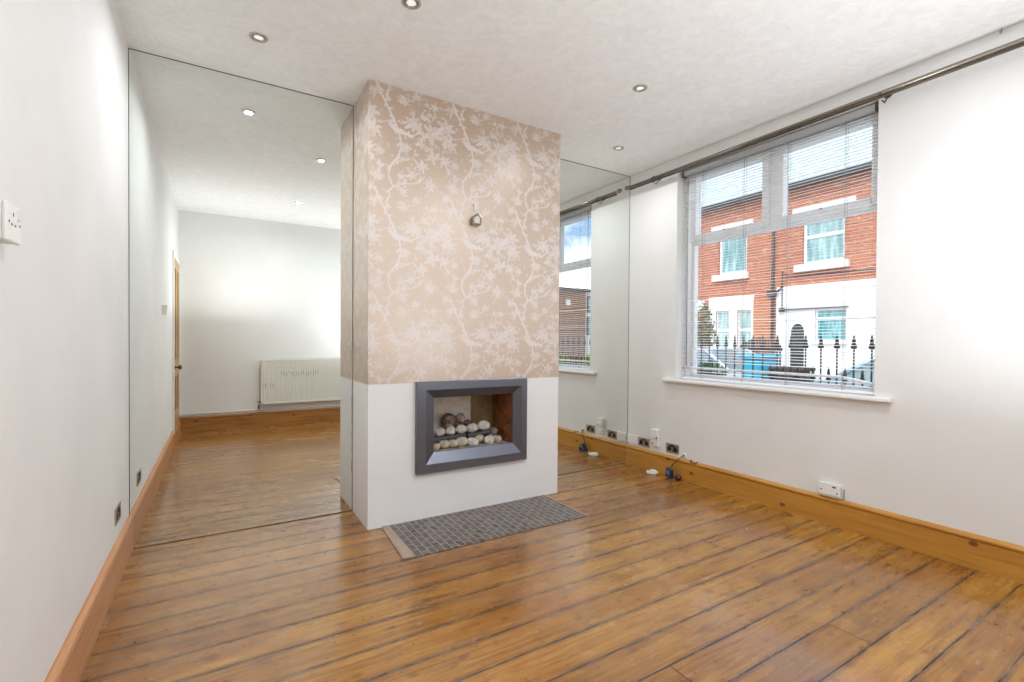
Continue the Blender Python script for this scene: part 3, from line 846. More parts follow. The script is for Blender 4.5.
# ------------------------------------------------------------------ downlights
DL = [(.186, 3.07, 'recessed chrome downlight in front of the left mirror'),
      (.805, 2.345, 'recessed chrome downlight cut by the top edge of the photo'),
      (2.344, 2.311, 'recessed chrome downlight in the middle of the ceiling'),
      (2.915, 3.121, 'recessed chrome downlight in the corner by the narrow mirror'),
      (.827, .702, 'recessed chrome downlight near the radiator, seen only in the mirror')]
for x, y, lab in DL:
    d = thing('downlight', lab, 'ceiling light', (x, y, H - .004), 'recessed ceiling downlights')
    mb = MB().lathe([(.0480, 0), (.0480, -.003), (.045, -.0055), (.037, -.0065), (.034, -.003), (.034, -.0006)], (x, y, H), 'z', 32, flip=True)
    obj('outer_ring', mb, M['steel'], d)
    mb = MB().lathe([(.034, -.0006), (.034, -.0024), (.031, -.0028), (.0295, -.0008)], (x, y, H), 'z', 32, flip=True)
    obj('gap_ring', mb, M['black_ring'], d)
    mb = MB().lathe([(.0295, -.0008), (.0295, -.005), (.027, -.006), (.0235, -.0045), (.022, -.001)], (x, y, H), 'z', 32, flip=True)
    obj('inner_ring', mb, M['chrome'], d)
    mb = MB().lathe([(.022, -.001), (.019, -.0032), (.010, -.0040), (.0, -.0042)], (x, y, H), 'z', 24, flip=True)
    obj('lamp_face', mb, M['lamp'], d)

# ------------------------------------------------------------------ sockets and cables on the window wall
def double_socket(name, label, yc, zc, wall='R', w=.146, h=.086, group=None, x0=None):
    """steel plate with black inserts; wall R faces -x, wall L faces +x"""
    s = -1 if wall == 'R' else 1
    X0 = xR if wall == 'R' else xL
    t = thing(name, label, 'socket', (X0, yc, zc - h / 2), group)
    a, b = sorted((X0, X0 + s * .006))
    obj('face_plate', MB().bbox(a, b, yc - w / 2, yc + w / 2, zc - h / 2, zc + h / 2, .0022), M['steel'], t)
    pl = X0 + s * .006
    for c_ in (-1, 1):
        mb = MB(); yo = yc + c_ * w * .235
        a, b = sorted((pl - s * .001, pl + s * .0012))
        mb.box(a, b, yo - .022, yo + .022, zc - .026, zc + .004)
        mb.box(a, b, yo - .012, yo + .012, zc + .004, zc + .020)
        obj('outlet', mb, M['dark'], t)
        a, b = sorted((pl, pl + s * .004))
        obj('rocker', MB().bbox(a, b, yc + c_ * .011 - .007, yc + c_ * .011 + .007, zc + .012, zc + .032, .001), M['dark'], t)
    return t
double_socket('double_socket', 'brushed steel double socket nearest the mirror corner, above the skirting', 3.365, .252)
double_socket('double_socket', 'brushed steel double socket above the dark blue charger', 3.015, .258)
double_socket('double_socket', 'brushed steel double socket low on the left wall by the mirror', 3.205, .330, 'L')
# phone master box
t = thing('phone_box', 'tall white phone socket box between the two steel sockets', 'phone socket', (xR, 3.205, .245))
obj('back_box', MB().bbox(xR - .028, xR, 3.160, 3.252, .245, .318, .004), M['plastic'], t)
obj('front_cover', MB().bbox(xR - .040, xR - .002, 3.163, 3.249, .318, .405, .006), M['plastic'], t)
obj('port', MB().box(xR - .0415, xR - .039, 3.166, 3.182, .322, .336), M['dark'], t)
obj('port', MB().box(xR - .0295, xR - .027, 3.225, 3.240, .262, .275), M['dark'], t)
# blank plate in the corner
t = thing('blank_plate', 'white blank cover plate in the corner beside the narrow mirror', 'cover plate', (xR, 3.51, .21))
obj('face_plate', MB().bbox(xR - .012, xR, 3.446, 3.585, .215, .300, .003), M['plastic'], t)
for y_ in (3.462, 3.568):
    obj('screw', MB().lathe([(0, -.0018), (.004, -.0012), (.004, 0)], (xR - .012, y_, .257), 'x', 10), M['chrome'], t)
# dangling plug point next to the second socket: small cable outlet
t = thing('cable_outlet', 'tiny white cable clip below the steel socket', 'cable clip', (xR, 2.872, .205))
obj('clip_body', MB().bbox(xR - .014, xR, 2.855, 2.892, .207, .243, .004), M['old_plastic'], t)
obj('clip_hole', MB().box(xR - .0152, xR - .0135, 2.868, 2.880, .218, .229), M['dark'], t)
# open junction box on the skirting further along
t = thing('junction_box', 'white surface socket box with screw holes standing on the skirting under the window', 'junction box', (xR, 1.655, .19))
obj('back_box', MB().bbox(xR - .026, xR, 1.590, 1.726, .192, .276, .004), M['old_plastic'], t)
obj('face_plate', MB().bbox(xR - .036, xR - .026, 1.586, 1.722, .206, .288, .004), M['plastic'], t)
for y_, z_ in ((1.705, .238), (1.604, .230)):
    obj('screw_hole', MB().lathe([(0, -.0008), (.005, -.0008), (.005, 0)], (xR - .036, y_, z_), 'x', 10), M['dark'], t)
obj('cable_slot', MB().box(xR - .037, xR - .0355, 1.612, 1.634, .262, .270), M['dark'], t)
mb = MB().tube([(xR - .006, 1.578, .190), (xR - .006, 1.576, .23), (xR - .004, 1.576, .262)], .003, 6)
obj('loose_wire', mb, M['cord'], t)
# blue charger standing against the skirting, with its lead
t = thing('charger', 'dark blue plug-in charger lying against the skirting below the socket', 'charger', (3.455, 2.985, 0))
cz = .004
rot = Matrix.Translation((3.442, 2.985, .050)) @ Matrix.Rotation(math.radians(-16), 4, 'Y') @ Matrix.Rotation(math.radians(14), 4, 'X')
bm = bmesh.new(); bmesh.ops.create_cube(bm, size=1)
for v in bm.verts: v.co = Vector((v.co.x * .038, v.co.y * (.072 if v.co.z < 0 else .060), v.co.z * .092))
bmesh.ops.bevel(bm, geom=bm.edges[:], offset=.007, segments=2, affect='EDGES')
obj('charger_body', MB().frombm(bm, 0, False, rot), M['blue'], t)
bm = bmesh.new(); bmesh.ops.create_cube(bm, size=1)
for v in bm.verts: v.co = Vector((v.co.x * .003 - .0195, v.co.y * .034, v.co.z * .04 + .012))
obj('charger_panel', MB().frombm(bm, 0, False, rot), mat('grey_blue_panel', (.16, .24, .33), .4), t)
obj('lead', MB().tube([(3.46, 2.982, .095), (3.462, 2.965, .130), (3.470, 2.930, .165), (3.482, 2.900, .200), (3.500, 2.884, .220)], .004, 8), M['dark'], t)
# white cable coil
t_pts = []
for k in range(64):
    a = k / 64 * 2 * PI * 3.2; r_ = .036 + .007 * math.sin(a * .8)
    t_pts.append((3.425 + r_ * math.cos(a) * .9, 3.175 + r_ * math.sin(a) * 1.35, .008 + .016 * k / 64 + .004 * math.sin(a * 1.7)))
t = thing('cable_coil', 'small coil of white cable lying on the floor beside the blue charger', 'cable', (3.425, 3.175, 0))
obj('coil', MB().tube(t_pts, .0065, 8), M['white_flex'], t)
obj('cable_tie', MB().tube([(3.40, 3.13, .004), (3.392, 3.125, .03), (3.402, 3.12, .043), (3.415, 3.118, .03), (3.412, 3.122, .004)], .003, 6), M['white_flex'], t)
# red plug
t = thing('red_plug', 'small red and black plug on the floor right of the blue charger', 'plug', (3.462, 2.905, 0))
obj('plug_body', MB().lathe([(0, -.02), (.020, -.019), (.024, -.008), (.024, .010), (.018, .018), (0, .019)], (3.462, 2.905, .026), 'y', 18, flip=True), M['dark'], t)
obj('plug_ring', MB().lathe([(.010, -.0225), (.016, -.0225), (.016, -.018), (.010, -.018)], (3.462, 2.905, .026), 'y', 18, flip=True), M['red'], t)
obj('lead', MB().tube([(3.462, 2.925, .024), (3.468, 2.945, .012), (3.470, 2.965, .006)], .0035, 8), M['red'], t)
# cable clip stuck on top of the skirting
mb = MB().tube([(xR - .006, 2.80, .192), (xR - .022, 2.795, .198), (xR - .030, 2.79, .185), (xR - .024, 2.745, .180), (xR - .008, 2.735, .194)], .0045, 8)
tag(obj('cable_stub', mb, M['nickel_dark']), 'short brown cable stub poking over the skirting right of the charger', 'cable')

# fused socket high on the left wall
t = thing('switched_socket', 'white switched single socket box on the left wall near the edge of the photo', 'socket', (xL, 1.603, 1.452))
obj('back_box', MB().bbox(xL, xL + .026, 1.560, 1.646, 1.454, 1.540, .003), M['plastic'], t)
obj('face_plate', MB().bbox(xL + .026, xL + .036, 1.558, 1.648, 1.452, 1.542, .004), M['plastic'], t)
obj('rocker', MB().bbox(xL + .035, xL + .040, 1.622, 1.634, 1.508, 1.532, .0015), M['old_plastic'], t)
xf = xL + .0355
for a in ((1.5935, 1.5985, 1.512, 1.521), (1.581, 1.589, 1.490, 1.495), (1.604, 1.612, 1.490, 1.495)):
    obj('pin_hole', MB().box(xf, xf + .001, *a), M['dark'], t)
for y_ in (1.568, 1.638):
    obj('screw', MB().lathe([(0, .001), (.0035, .001), (.0035, 0)], (xf, y_, 1.497), 'x', 10), M['nickel_dark'], t)

# ------------------------------------------------------------------ door in the left wall (seen in the mirror)
dr = thing('door_1', 'waxed pine four-panel door beside the corner, seen only in the mirror', 'door', (xL, (DY0 + DY1) / 2, DZ0), kind='structure')
ly0, ly1, lz0, lz1 = DY0 + .005, DY1 - .005, DZ0 + .005, DZ1 - .006
xd0, xd1 = xL - .030, xL + .012
mb = MB(); st = .105
mb.bbox(xd0, xd1, ly0, ly0 + st, lz0, lz1, .003); mb.bbox(xd0, xd1, ly1 - st, ly1, lz0, lz1, .003)
ymid = (ly0 + ly1) / 2
mb.bbox(xd0, xd1, ly0 + st, ly1 - st, lz0, lz0 + .20, .003); mb.bbox(xd0, xd1, ly0 + st, ly1 - st, lz1 - .11, lz1, .003)
mb.bbox(xd0, xd1, ly0 + st, ly1 - st, .78, .98, .003)
for a, b in ((lz0 + .20, .78), (.98, lz1 - .11)): mb.bbox(xd0, xd1, ymid - .05, ymid + .05, a, b, .003)
obj('door_leaf', mb, M['door_wood'], dr)
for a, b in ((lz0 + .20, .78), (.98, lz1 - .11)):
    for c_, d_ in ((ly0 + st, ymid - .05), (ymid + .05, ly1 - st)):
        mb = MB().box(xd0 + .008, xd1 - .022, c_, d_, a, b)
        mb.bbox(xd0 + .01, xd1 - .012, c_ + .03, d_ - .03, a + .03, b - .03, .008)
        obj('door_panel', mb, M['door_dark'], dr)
kn = MB().lathe([(.024, 0), (.024, .004), (.010, .008), (.008, .028), (.012, .036), (.024, .044), (.027, .056), (.020, .066), (0, .070)], (xd1, ly1 - .055, .90), 'x', 20)
obj('door_knob', kn, M['nickel_dark'], dr)
mb = MB()
mb.bbox(xL, xL + .016, DY1 + .0, DY1 + .05, DZ0, DZ1 + .055, .003)
mb.bbox(xL, xL + .016, DY0 + .0, DY1, DZ1, DZ1 + .055, .003)
struct('trim_1', mb, M['gloss_white'], 'white painted architrave of the pine door', 'trim')
mb = MB().bbox(xL, xL + .022, yB + .001, .56, 0, DZ0 - .002, .003)
struct('trim_2', mb, M['skirt_left'], 'pine board below the raised door', 'trim')

# ------------------------------------------------------------------ radiator on the back wall
RX0, RX1, RZ0, RZ1 = .500, 1.70, .320, .940
yr = yB + .085
rd = thing('radiator', 'cream ribbed panel radiator on the far wall, seen only in the mirror', 'radiator', ((RX0 + RX1) / 2, yB, RZ0))
n = 36; pts = []
w_ = (RX1 - RX0 - .03) / n
mb = MB()
prof = []
for k in range(n):
    xa = RX0 + .015 + k * w_
    prof += [(xa, yr - .007), (xa + w_ * .22, yr - .007), (xa + w_ * .36, yr), (xa + w_ * .86, yr)]
prof.append((RX1 - .015, yr - .007))
back = [(RX1 - .015, yr - .016), (RX0 + .015, yr - .016)]
mb.prism(prof + back, 'z', RZ0 + .03, RZ1 - .03)
obj('rib_panel', mb, M['radiator'], rd)
mb = MB()
mb.bbox(RX0, RX1, yr - .018, yr + .0, RZ1 - .034, RZ1 - .012, .004); mb.bbox(RX0, RX1, yr - .018, yr, RZ0, RZ0 + .034, .006)
mb.bbox(RX0, RX0 + .018, yr - .018, yr, RZ0, RZ1 - .012, .004); mb.bbox(RX1 - .018, RX1, yr - .018, yr, RZ0, RZ1 - .012, .004)
obj('panel_border', mb, M['radiator'], rd)
obj('top_grille', MB().bbox(RX0 - .004, RX1 + .004, yr - .055, yr + .004, RZ1 - .014, RZ1, .003), M['radiator'], rd)
obj('side_cover', MB().bbox(RX0 - .004, RX0, yr - .055, yr + .002, RZ0 + .01, RZ1 - .01, .001), M['radiator'], rd)
for xx_ in (RX0 + .2, RX1 - .2):
    obj('wall_bracket', MB().box(xx_ - .02, xx_ + .02, yB + .001, yr - .014, RZ0 + .08, RZ1 - .08), M['radiator'], rd)
scuff = mat('scuff', (.12, .11, .10), .8); rn = random.Random(3)
for k in range(7, 23):
    xa = RX0 + .015 + k * w_ + w_ * .08; L = rn.uniform(.03, .085); zt = RZ1 - .165 + rn.uniform(-.015, .01)
    obj('scuff_mark', MB().box(xa, xa + w_ * .2, yr - .0072, yr - .0064, zt - L, zt), scuff, rd)
for k in (0, 1, 3, 4): 
    xa = RX0 + .015 + k * w_ + w_ * .08; obj('scuff_mark', MB().box(xa, xa + w_ * .16, yr - .0072, yr - .0064, .60 - rn.uniform(.01, .05), .61), scuff, rd)
mb = MB().tube([(RX0 - .03, yr - .02, RZ0 - .06), (RX0 - .03, yr - .02, RZ0 + .035)], .012, 12)
mb.tube([(RX0 - .034, yr - .02, RZ0 + .022), (RX0 + .004, yr - .02, RZ0 + .022)], .009, 10)
mb.lathe([(.0, .03), (.014, .028), (.016, .0), (.010, -.006)], (RX0 - .03, yr - .02, RZ0 + .035), 'z', 14, flip=True)
obj('valve', mb, M['nickel'], rd)
mb = MB().tube([(xL + .01, yB + .014, .236), (RX0 - .06, yB + .014, .240), (RX0 - .03, yB + .03, .245), (RX0 - .03, yr - .02, RZ0 - .05)], .008, 8)
mb.tube([(RX0 - .02, yB + .014, .238), (RX1 + .4, yB + .014, .238)], .008, 8)
tag(obj('heating_pipe', mb, M['gloss_white']), 'white heating pipe running along the top of the dark skirting', 'pipe')

# ------------------------------------------------------------------ outside
GZ = -.30
S_ = lambda *a, **k: struct(*a, **k)
S_('ground', MB().box(xR + WT, 70, -70, 70, GZ - .2, GZ - .02), M['asphalt'], 'grey asphalt street outside the window', 'street')
S_('pavement', MB().box(xR + WT + .0, 7.6, -40, 40, GZ - .02, GZ), M['paving'], 'near pavement and front yard', 'pavement')
S_('pavement', MB().box(13.6, 17.6, -10, 40, GZ - .02, GZ), M['paving'], 'pavement across the street', 'pavement')

# terraced house opposite
FXh = 17.5
hs = thing('terraced_house', 'red brick terraced house across the street with white painted ground floor', 'house', (FXh + 3, 8, GZ))
holes = [(7.94, 9.31, 4.0, 5.6), (11.45, 12.72, 4.0, 5.6), (7.84, 8.84, 1.30, 2.40), (12.18, 12.80, .50, 2.52), (11.22, 11.82, .50, 2.52), (9.20, 9.68, GZ, 1.93)]
mb = wall_cells(MB(), 'x', FXh, FXh + .3, 1.0, 24.0, GZ, 6.85, holes)
obj('brick_wall', mb, M['brick'], hs)
holes2 = [(7.84, 8.84, 1.30, 2.40), (9.20, 9.68, GZ, 1.93)]
mb = wall_cells(MB(), 'x', FXh - .03, FXh, 1.0, 10.22, GZ, 3.28, holes2)
obj('painted_ground_floor', mb, M['render_white'], hs)['label'] = 'white painted ground floor wall'
mb = wall_cells(MB(), 'x', FXh - .025, FXh, 11.12, 13.15, GZ, 3.10, [(12.18, 12.80, .50, 2.52), (11.22, 11.82, .50, 2.52)])
obj('window_surround', mb, M['stone'], hs)['label'] = 'white surround of the paired windows'
obj('brick_pier', MB().box(FXh - .05, FXh, 10.36, 11.12, GZ, 2.9), M['brick_orange'], hs)
mb = MB().box(FXh - .06, FXh, 13.35, 14.6, 2.55, 3.0)
obj('lintel', mb, M['stone'], hs)
for a, b in ((7.62, 9.66), (11.18, 13.05)):
    obj('lintel', MB().box(FXh - .05, FXh + .0, a, b, 5.60, 6.02), M['stone'], hs)
    obj('window_ledge', MB().bbox(FXh - .16, FXh + .05, a + .16, b - .12, 3.74, 4.0, .02), M['stone'], hs)
def house_window(y0, y1, z0, z1, tz=None, glassm='house_glass', fw=.09, xoff=.10):
    mb = MB(); x0, x1 = FXh + xoff, FXh + xoff + .07
    mb.box(x0, x1, y0, y0 + fw, z0, z1); mb.box(x0, x1, y1 - fw, y1, z0, z1); mb.box(x0, x1, y0 + fw, y1 - fw, z0, z0 + fw); mb.box(x0, x1, y0 + fw, y1 - fw, z1 - fw, z1)
    if tz: mb.box(x0, x1, y0 + fw, y1 - fw, tz - .05, tz + .06)
    w = obj('house_window', mb, M['upvc'], hs)
    obj('house_pane', MB().box(x0 + .03, x0 + .04, y0 + fw, y1 - fw, z0 + fw, z1 - fw), M[glassm], w)
house_window(7.94, 9.31, 4.0, 5.6, 4.95); house_window(11.45, 12.72, 4.0, 5.6)
house_window(7.84, 8.84, 1.30, 2.40, 2.06, 'teal_glass', .05, .03)
house_window(12.18, 12.80, .50, 2.52, 1.72, 'house_glass', .05, .05); house_window(11.22, 11.82, .50, 2.52, 1.72, 'house_glass', .05, .05)
obj('window_ledge', MB().bbox(FXh - .14, FXh + .03, 7.76, 8.92, 1.20, 1.30, .02), M['stone'], hs)
obj('canopy_ledge', MB().box(FXh - .12, FXh - .03, 7.78, 10.05, 2.43, 2.47), M['gutter'], hs)
mb = MB()
arch = [(9.22, GZ), (9.66, GZ), (9.66, 1.70)] + [(9.44 + .22 * math.cos(t_ * PI / 8), 1.70 + .22 * math.sin(t_ * PI / 8)) for t_ in range(1, 8)] + [(9.22, 1.70)]
mb.prism(arch, 'x', FXh + .02, FXh + .1)
obj('front_door', mb, M['dark_door'], hs)['label'] = 'dark arched front door'
mb = MB()
sp = [(9.20, 1.70), (9.20, 1.94), (9.68, 1.94), (9.68, 1.70)] + [(9.44 + .22 * math.cos(t_ * PI / 8), 1.70 + .22 * math.sin(t_ * PI / 8)) for t_ in range(0, 9)]
mb.prism([(9.20, 1.70)] + [(9.44 - .22 * math.cos(t_ * PI / 8), 1.70 + .22 * math.sin(t_ * PI / 8)) for t_ in range(0, 5)] + [(9.44, 1.94), (9.20, 1.94)], 'x', FXh - .03, FXh + .05)
mb.prism([(9.44, 1.92)] + [(9.44 + .22 * math.sin(t_ * PI / 8), 1.70 + .22 * math.cos(t_ * PI / 8)) for t_ in range(0, 5)] + [(9.68, 1.70), (9.68, 1.94), (9.44, 1.94)], 'x', FXh - .03, FXh + .05)
obj('door_arch', mb, M['render_white'], hs)
mb = MB().prism([(FXh - .25, 6.82), (FXh - .25, 6.90), (FXh + 4.0, 10.6), (FXh + 4.0, 10.5)], 'y', 1.0, 24.0)
obj('slate_roof', mb, M['slate'], hs)
obj('gutter', MB().box(FXh - .32, FXh - .15, 1.0, 24.0, 6.72, 6.90), M['gutter'], hs)
mb = MB().tube([(FXh - .10, 10.33, 6.75), (FXh - .10, 10.33, GZ)], .055, 10)
mb.box(FXh - .2, FXh - .02, 10.2, 10.5, 2.98, 3.16); mb.tube([(FXh - .1, 10.30, 3.0), (FXh - .16, 10.0, 3.2), (FXh - .1, 9.95, 3.30)], .04, 8)
obj('drainpipe', mb, M['gutter'], hs)
mb = MB().tube([(FXh - .08, 9.98, 3.85), (FXh - .08, 9.98, 2.45)], .018, 6); mb.box(FXh - .16, FXh - .03, 9.90, 10.06, 2.36, 2.50)
mb.tube([(FXh - .08, 9.98, 3.80), (FXh - .06, 9.7, 3.62), (FXh - .05, 8.5, 3.60), (FXh - .05, 6.0, 3.55)], .018, 6)
obj('wall_cable', mb, M['gutter'], hs)
for y_ in (1.0, 23.7): obj('side_wall', MB().box(FXh + .3, FXh + 7.6, y_, y_ + .3, GZ, 6.85), M['brick'], hs)

# arched wooden gate panel in front of it
gtg = thing('garden_gate', 'dark arched wooden garden gate in front of the house opposite', 'gate', (16.3, 10.1, GZ))
mb = MB()
for k in range(15):
    y_ = 9.35 + k * .105; zt = 1.12 + .30 * math.sin(PI * (k + .5) / 15)
    mb.box(16.28, 16.31, y_, y_ + .06, GZ, zt)
obj('gate_slats', mb, M['gate_wood'], gtg)
for z_ in (0., .95): obj('gate_rail', MB().box(16.31, 16.36, 9.33, 10.95, z_, z_ + .1), M['gate_wood'], gtg)

# leaves
def foliage(c, r, n, size, seed, squash=None):
    rg = random.Random(seed); mb = MB()
    for _ in range(n):
        while True:
            d = Vector((rg.uniform(-1, 1), rg.uniform(-1, 1), rg.uniform(-1, 1)))
            if .25 < d.length < 1: break
        p = Vector(c) + Vector((d.x * r[0], d.y * r[1], d.z * r[2]))
        e_ = Euler((rg.uniform(0, 6), rg.uniform(0, 6), rg.uniform(0, 6))).to_matrix(); L = size * rg.uniform(.6, 1.3)
        q = [Vector((-L, 0, 0)), Vector((0, -.5 * L, .08 * L)), Vector((L, 0, 0)), Vector((0, .5 * L, .08 * L))]
        mb.add([p + e_ @ v for v in q], [(0, 1, 2, 3)])
    return mb
from mathutils import Euler
def shrub(name, x, y, z0, r, n, size, seed, m, label, cat='shrub', group=None):
    t = thing(name, label, cat, (x, y, z0), group)
    obj('leaves', foliage((x, y, z0 + r[2] * 1.02), r, n, size, seed), m, t)
    mb = MB(); rg = random.Random(seed + 5)
    for k in range(5):
        a = rg.uniform(0, 6.3); mb.tube([(x, y, z0), (x + r[0] * .3 * math.cos(a), y + r[1] * .3 * math.sin(a), z0 + r[2] * .9), (x + r[0] * .6 * math.cos(a), y + r[1] * .6 * math.sin(a), z0 + r[2] * 1.5)], [.02, .014, .006], 6)
    obj('stems', mb, M['bark'], t)
shrub('tall_shrub', 13.9, 10.65, GZ, (.45, .38, 1.42), 1100, .085, 1, M['leaf_green'], 'tall mottled shrub on the far pavement left of the house windows')
shrub('hedge_plant', 5.75, 4.32, GZ, (.30, .34, .64), 1500, .05, 2, M['leaf_dark'], 'dark green bush just outside the lower left of the window')
shrub('hedge_plant', 5.75, 5.12, GZ, (.30, .34, .62), 1500, .05, 3, M['leaf_dark'], 'dark green bush further left behind the railings')
shrub('flowering_shrub', 11.35, -8.1, GZ, (.5, .5, .50), 900, .08, 4, M['leaf_yellow'], 'yellow shrub beyond the railings, seen through the mirrored window')
shrub('flowering_shrub', 12.75, -8.0, GZ, (.55, .5, .48), 900, .08, 6, M['leaf_yellow'], 'lower yellow-green shrub beside the yellow one, seen in the mirrored window')

# iron railings
rl = thing('iron_railings', 'black iron railings with spear tips between front yard and pavement', 'railings', (5.0, 2.6, GZ))
RXf = 5.05
def spear(mb, x, y, zt, w):
    prof = [(-.10, .0), (-.098, .30), (-.080, .62), (-.060, .30)]
    # a flat cast spear head: barbs and a point
    z0_ = zt - .125
    outline = [(-.18, 0), (-.45, -.10), (-.95, .02), (-.62, .26), (-.38, .36), (-.50, .48), (0, 1.0), (.50, .48), (.38, .36), (.62, .26), (.95, .02), (.45, -.10), (.18, 0)]
    mb.prism([(y + u * w, z0_ + v * .125) for u, v in outline], 'x', x - .010, x + .010)
def bar(y, zt, w):
    mb = MB().tube([(RXf, y, GZ + .06), (RXf, y, zt - .11)], .0085, 8)
    spear(mb, RXf, y, zt, w)
    return mb
ys = [1.90 - .146 * k for k in range(0, 26)] + [2.052 + .1475 * k for k in range(0, 7)]
for y_ in ys:
    obj('spear_bar', bar(y_, 1.315, .028), M['iron'], rl)
    obj('dog_bar', bar(y_ + .073, 1.0, .024), M['iron'], rl)
for k in range(14):
    obj('spear_bar', bar(3.10 + .114 * k, 1.315, .019), M['iron'], rl)
mb = MB().box(RXf - .012, RXf + .012, -1.9, 4.7, .70, .715).box(RXf - .012, RXf + .012, -1.9, 4.7, GZ + .10, GZ + .14)
for y_ in (-1.9, .2, 2.98, 4.68): mb.box(RXf - .025, RXf + .025, y_ - .025, y_ + .025, GZ, .95 if y_ < 4.68 else .95)
obj('cross_rail', mb, M['iron'], rl)

# bins
def wheelie(x, y, w, zt, mk, label):
    bn = thing('wheelie_bin', label, 'bin', (x, y, GZ))
    hh = zt - .06 - GZ - .06
    bm = bmesh.new(); bmesh.ops.create_cube(bm, size=1)
    for v in bm.verts:
        k = 1.0 if v.co.z > 0 else .82
        v.co = Vector((x + v.co.x * .50 * k, y + v.co.y * w * k, GZ + .06 + hh / 2 + v.co.z * hh))
    bmesh.ops.bevel(bm, geom=bm.edges[:], offset=.03, segments=2, affect='EDGES')
    obj('bin_body', MB().frombm(bm), M[mk], bn)
    obj('bin_lid', MB().bbox(x - .28, x + .28, y - w / 2 - .03, y + w / 2 + .03, zt - .06, zt, .02), M[mk], bn)
    for y_ in (y - w * .36, y + w * .36):
        obj('bin_wheel', MB().lathe([(0, -.025), (.09, -.025), (.10, -.015), (.10, .015), (.09, .025), (0, .025)], (x + .22, y_, GZ + .10), 'y', 18), M['tyre'], bn)
wheelie(7.45, 4.62, .36, 1.04, 'bin_blue', 'bright blue wheeled bin standing behind the railings')
wheelie(7.45, 4.10, .38, .86, 'gate_wood', 'dark wheeled bin standing right of the blue bin behind the railings')

# parked cars
def car(x, y, label, paint, L=4.1, Wd=1.72, ht=1.45):
    t = thing('parked_car', label, 'car', (x, y, GZ), 'cars parked in the street')
    def P(v, w): return (y + v * L / 4.1, GZ + w * ht / 1.45)
    lower = [P(-2.02, .34), P(-2.05, .55), P(-2.0, .72), P(-1.85, .86), P(-1.0, .96), P(1.55, .98), P(1.98, .92), P(2.05, .70), P(2.02, .34), P(1.7, .22), P(-1.7, .22)]
    mb = MB()
    n_ = len(lower)
    secs = [(-Wd / 2, .965), (-Wd / 2 + .06, 1.0), (Wd / 2 - .06, 1.0), (Wd / 2, .965)]
    cy_, cz_ = y, GZ + .6 * ht / 1.45
    V = []
    for dx, s in secs:
        for a, b in lower: V.append((x + dx, cy_ + (a - cy_) * s, cz_ + (b - cz_) * s))
    F = []
    for i in range(len(secs) - 1):
        for k in range(n_):
            k2 = (k + 1) % n_; F.append((i * n_ + k, (i + 1) * n_ + k, (i + 1) * n_ + k2, i * n_ + k2))
    F.append(tuple(range(n_))); F.append(tuple(range(3 * n_ + n_ - 1, 3 * n_ - 1, -1)))
    mb.add(V, F)
    up = [(-1.05, .95, .04), (-.35, 1.40, .17), (.1, 1.45, .18), (.95, 1.42, .18), (1.62, .97, .05)]
    roof = [P(a, b) + (c_,) for a, b, c_ in up]
    V = []; 
    for a, b, c_ in roof[1:4]:
        V += [(x - Wd / 2 + c_, a, b), (x + Wd / 2 - c_, a, b)]
    mb.add(V, [(0, 2, 3, 1), (2, 4, 5, 3)])
    V2 = [(v[0], v[1], v[2] - .05) for v in V]
    mb.add(V + V2, [(0, 6, 8, 2), (2, 8, 10, 4), (1, 3, 9, 7), (3, 5, 11, 9), (4, 10, 11, 5), (0, 1, 7, 6)])
    # pillars
    for sgn in (-1, 1):
        for (i, j) in ((0, 1), (4, 3)):
            a = roof[i]; b = roof[j]
            mb.tube([(x + sgn * (Wd / 2 - a[2]), a[0], a[1]), (x + sgn * (Wd / 2 - b[2]), b[0], b[1] - .02)], .035, 6)
        p_ = P(.28, .96); r_ = P(.25, 1.43)
        mb.tube([(x + sgn * (Wd / 2 - .05), p_[0], p_[1]), (x + sgn * (Wd / 2 - .18), r_[0], r_[1])], .035, 6)
    obj('car_body', mb, M[paint], t)
    mb = MB(); ins = .012
    base = [(x - Wd / 2 + roof[k][2] + ins, roof[k][0], roof[k][1] - .008) for k in range(5)]
    oth = [(x + Wd / 2 - roof[k][2] - ins, roof[k][0], roof[k][1] - .008) for k in range(5)]
    mb.add(base + oth, [(0, 1, 6, 5), (3, 4, 9, 8), (0, 4, 3, 2, 1), (5, 6, 7, 8, 9)])
    obj('car_window', mb, M['car_glass'], t)
    for v in (-1.28, 1.28):
        for sgn in (-1, 1):
            py_, _ = P(v, 0); cx_ = x + sgn * (Wd / 2 - .09)
            w_ = obj('wheel', MB().lathe([(.20, -.1), (.29, -.1), (.315, -.07), (.315, .07), (.29, .1), (.20, .1)], (cx_, py_, GZ + .315), 'x', 22), M['tyre'], t)
            obj('wheel_trim', MB().lathe([(0, -.085), (.08, -.09), (.20, -.075), (.205, 0), (.20, .075), (.08, .09), (0, .085)], (cx_, py_, GZ + .315), 'x', 22), M['alloy'], w_)
    for sgn in (-1, 1):
        a = P(-1.97, .74); obj('headlight', MB().bbox(x + sgn * .66 - .15, x + sgn * .66 + .15, a[0] - .05, a[0] + .10, a[1] - .07, a[1] + .06, .03), M['headlamp'], t)
        a = P(1.98, .80); obj('tail_light', MB().bbox(x + sgn * .70 - .10, x + sgn * .70 + .10, a[0] - .08, a[0] + .05, a[1] - .10, a[1] + .08, .03), M['tail'], t)
        a = P(-.85, 1.0); obj('wing_mirror', MB().bbox(x + sgn * (Wd / 2 + .06) - .09, x + sgn * (Wd / 2 + .06) + .09, a[0] - .05, a[0] + .06, a[1] - .04, a[1] + .10, .03), M[paint], t)
    return t
car(9.1, 6.75, 'silver car parked behind the railings, left of the blue car', 'car_silver')
car(9.0, 2.25, 'pale blue car parked behind the railings at the right of the window', 'car_blue')

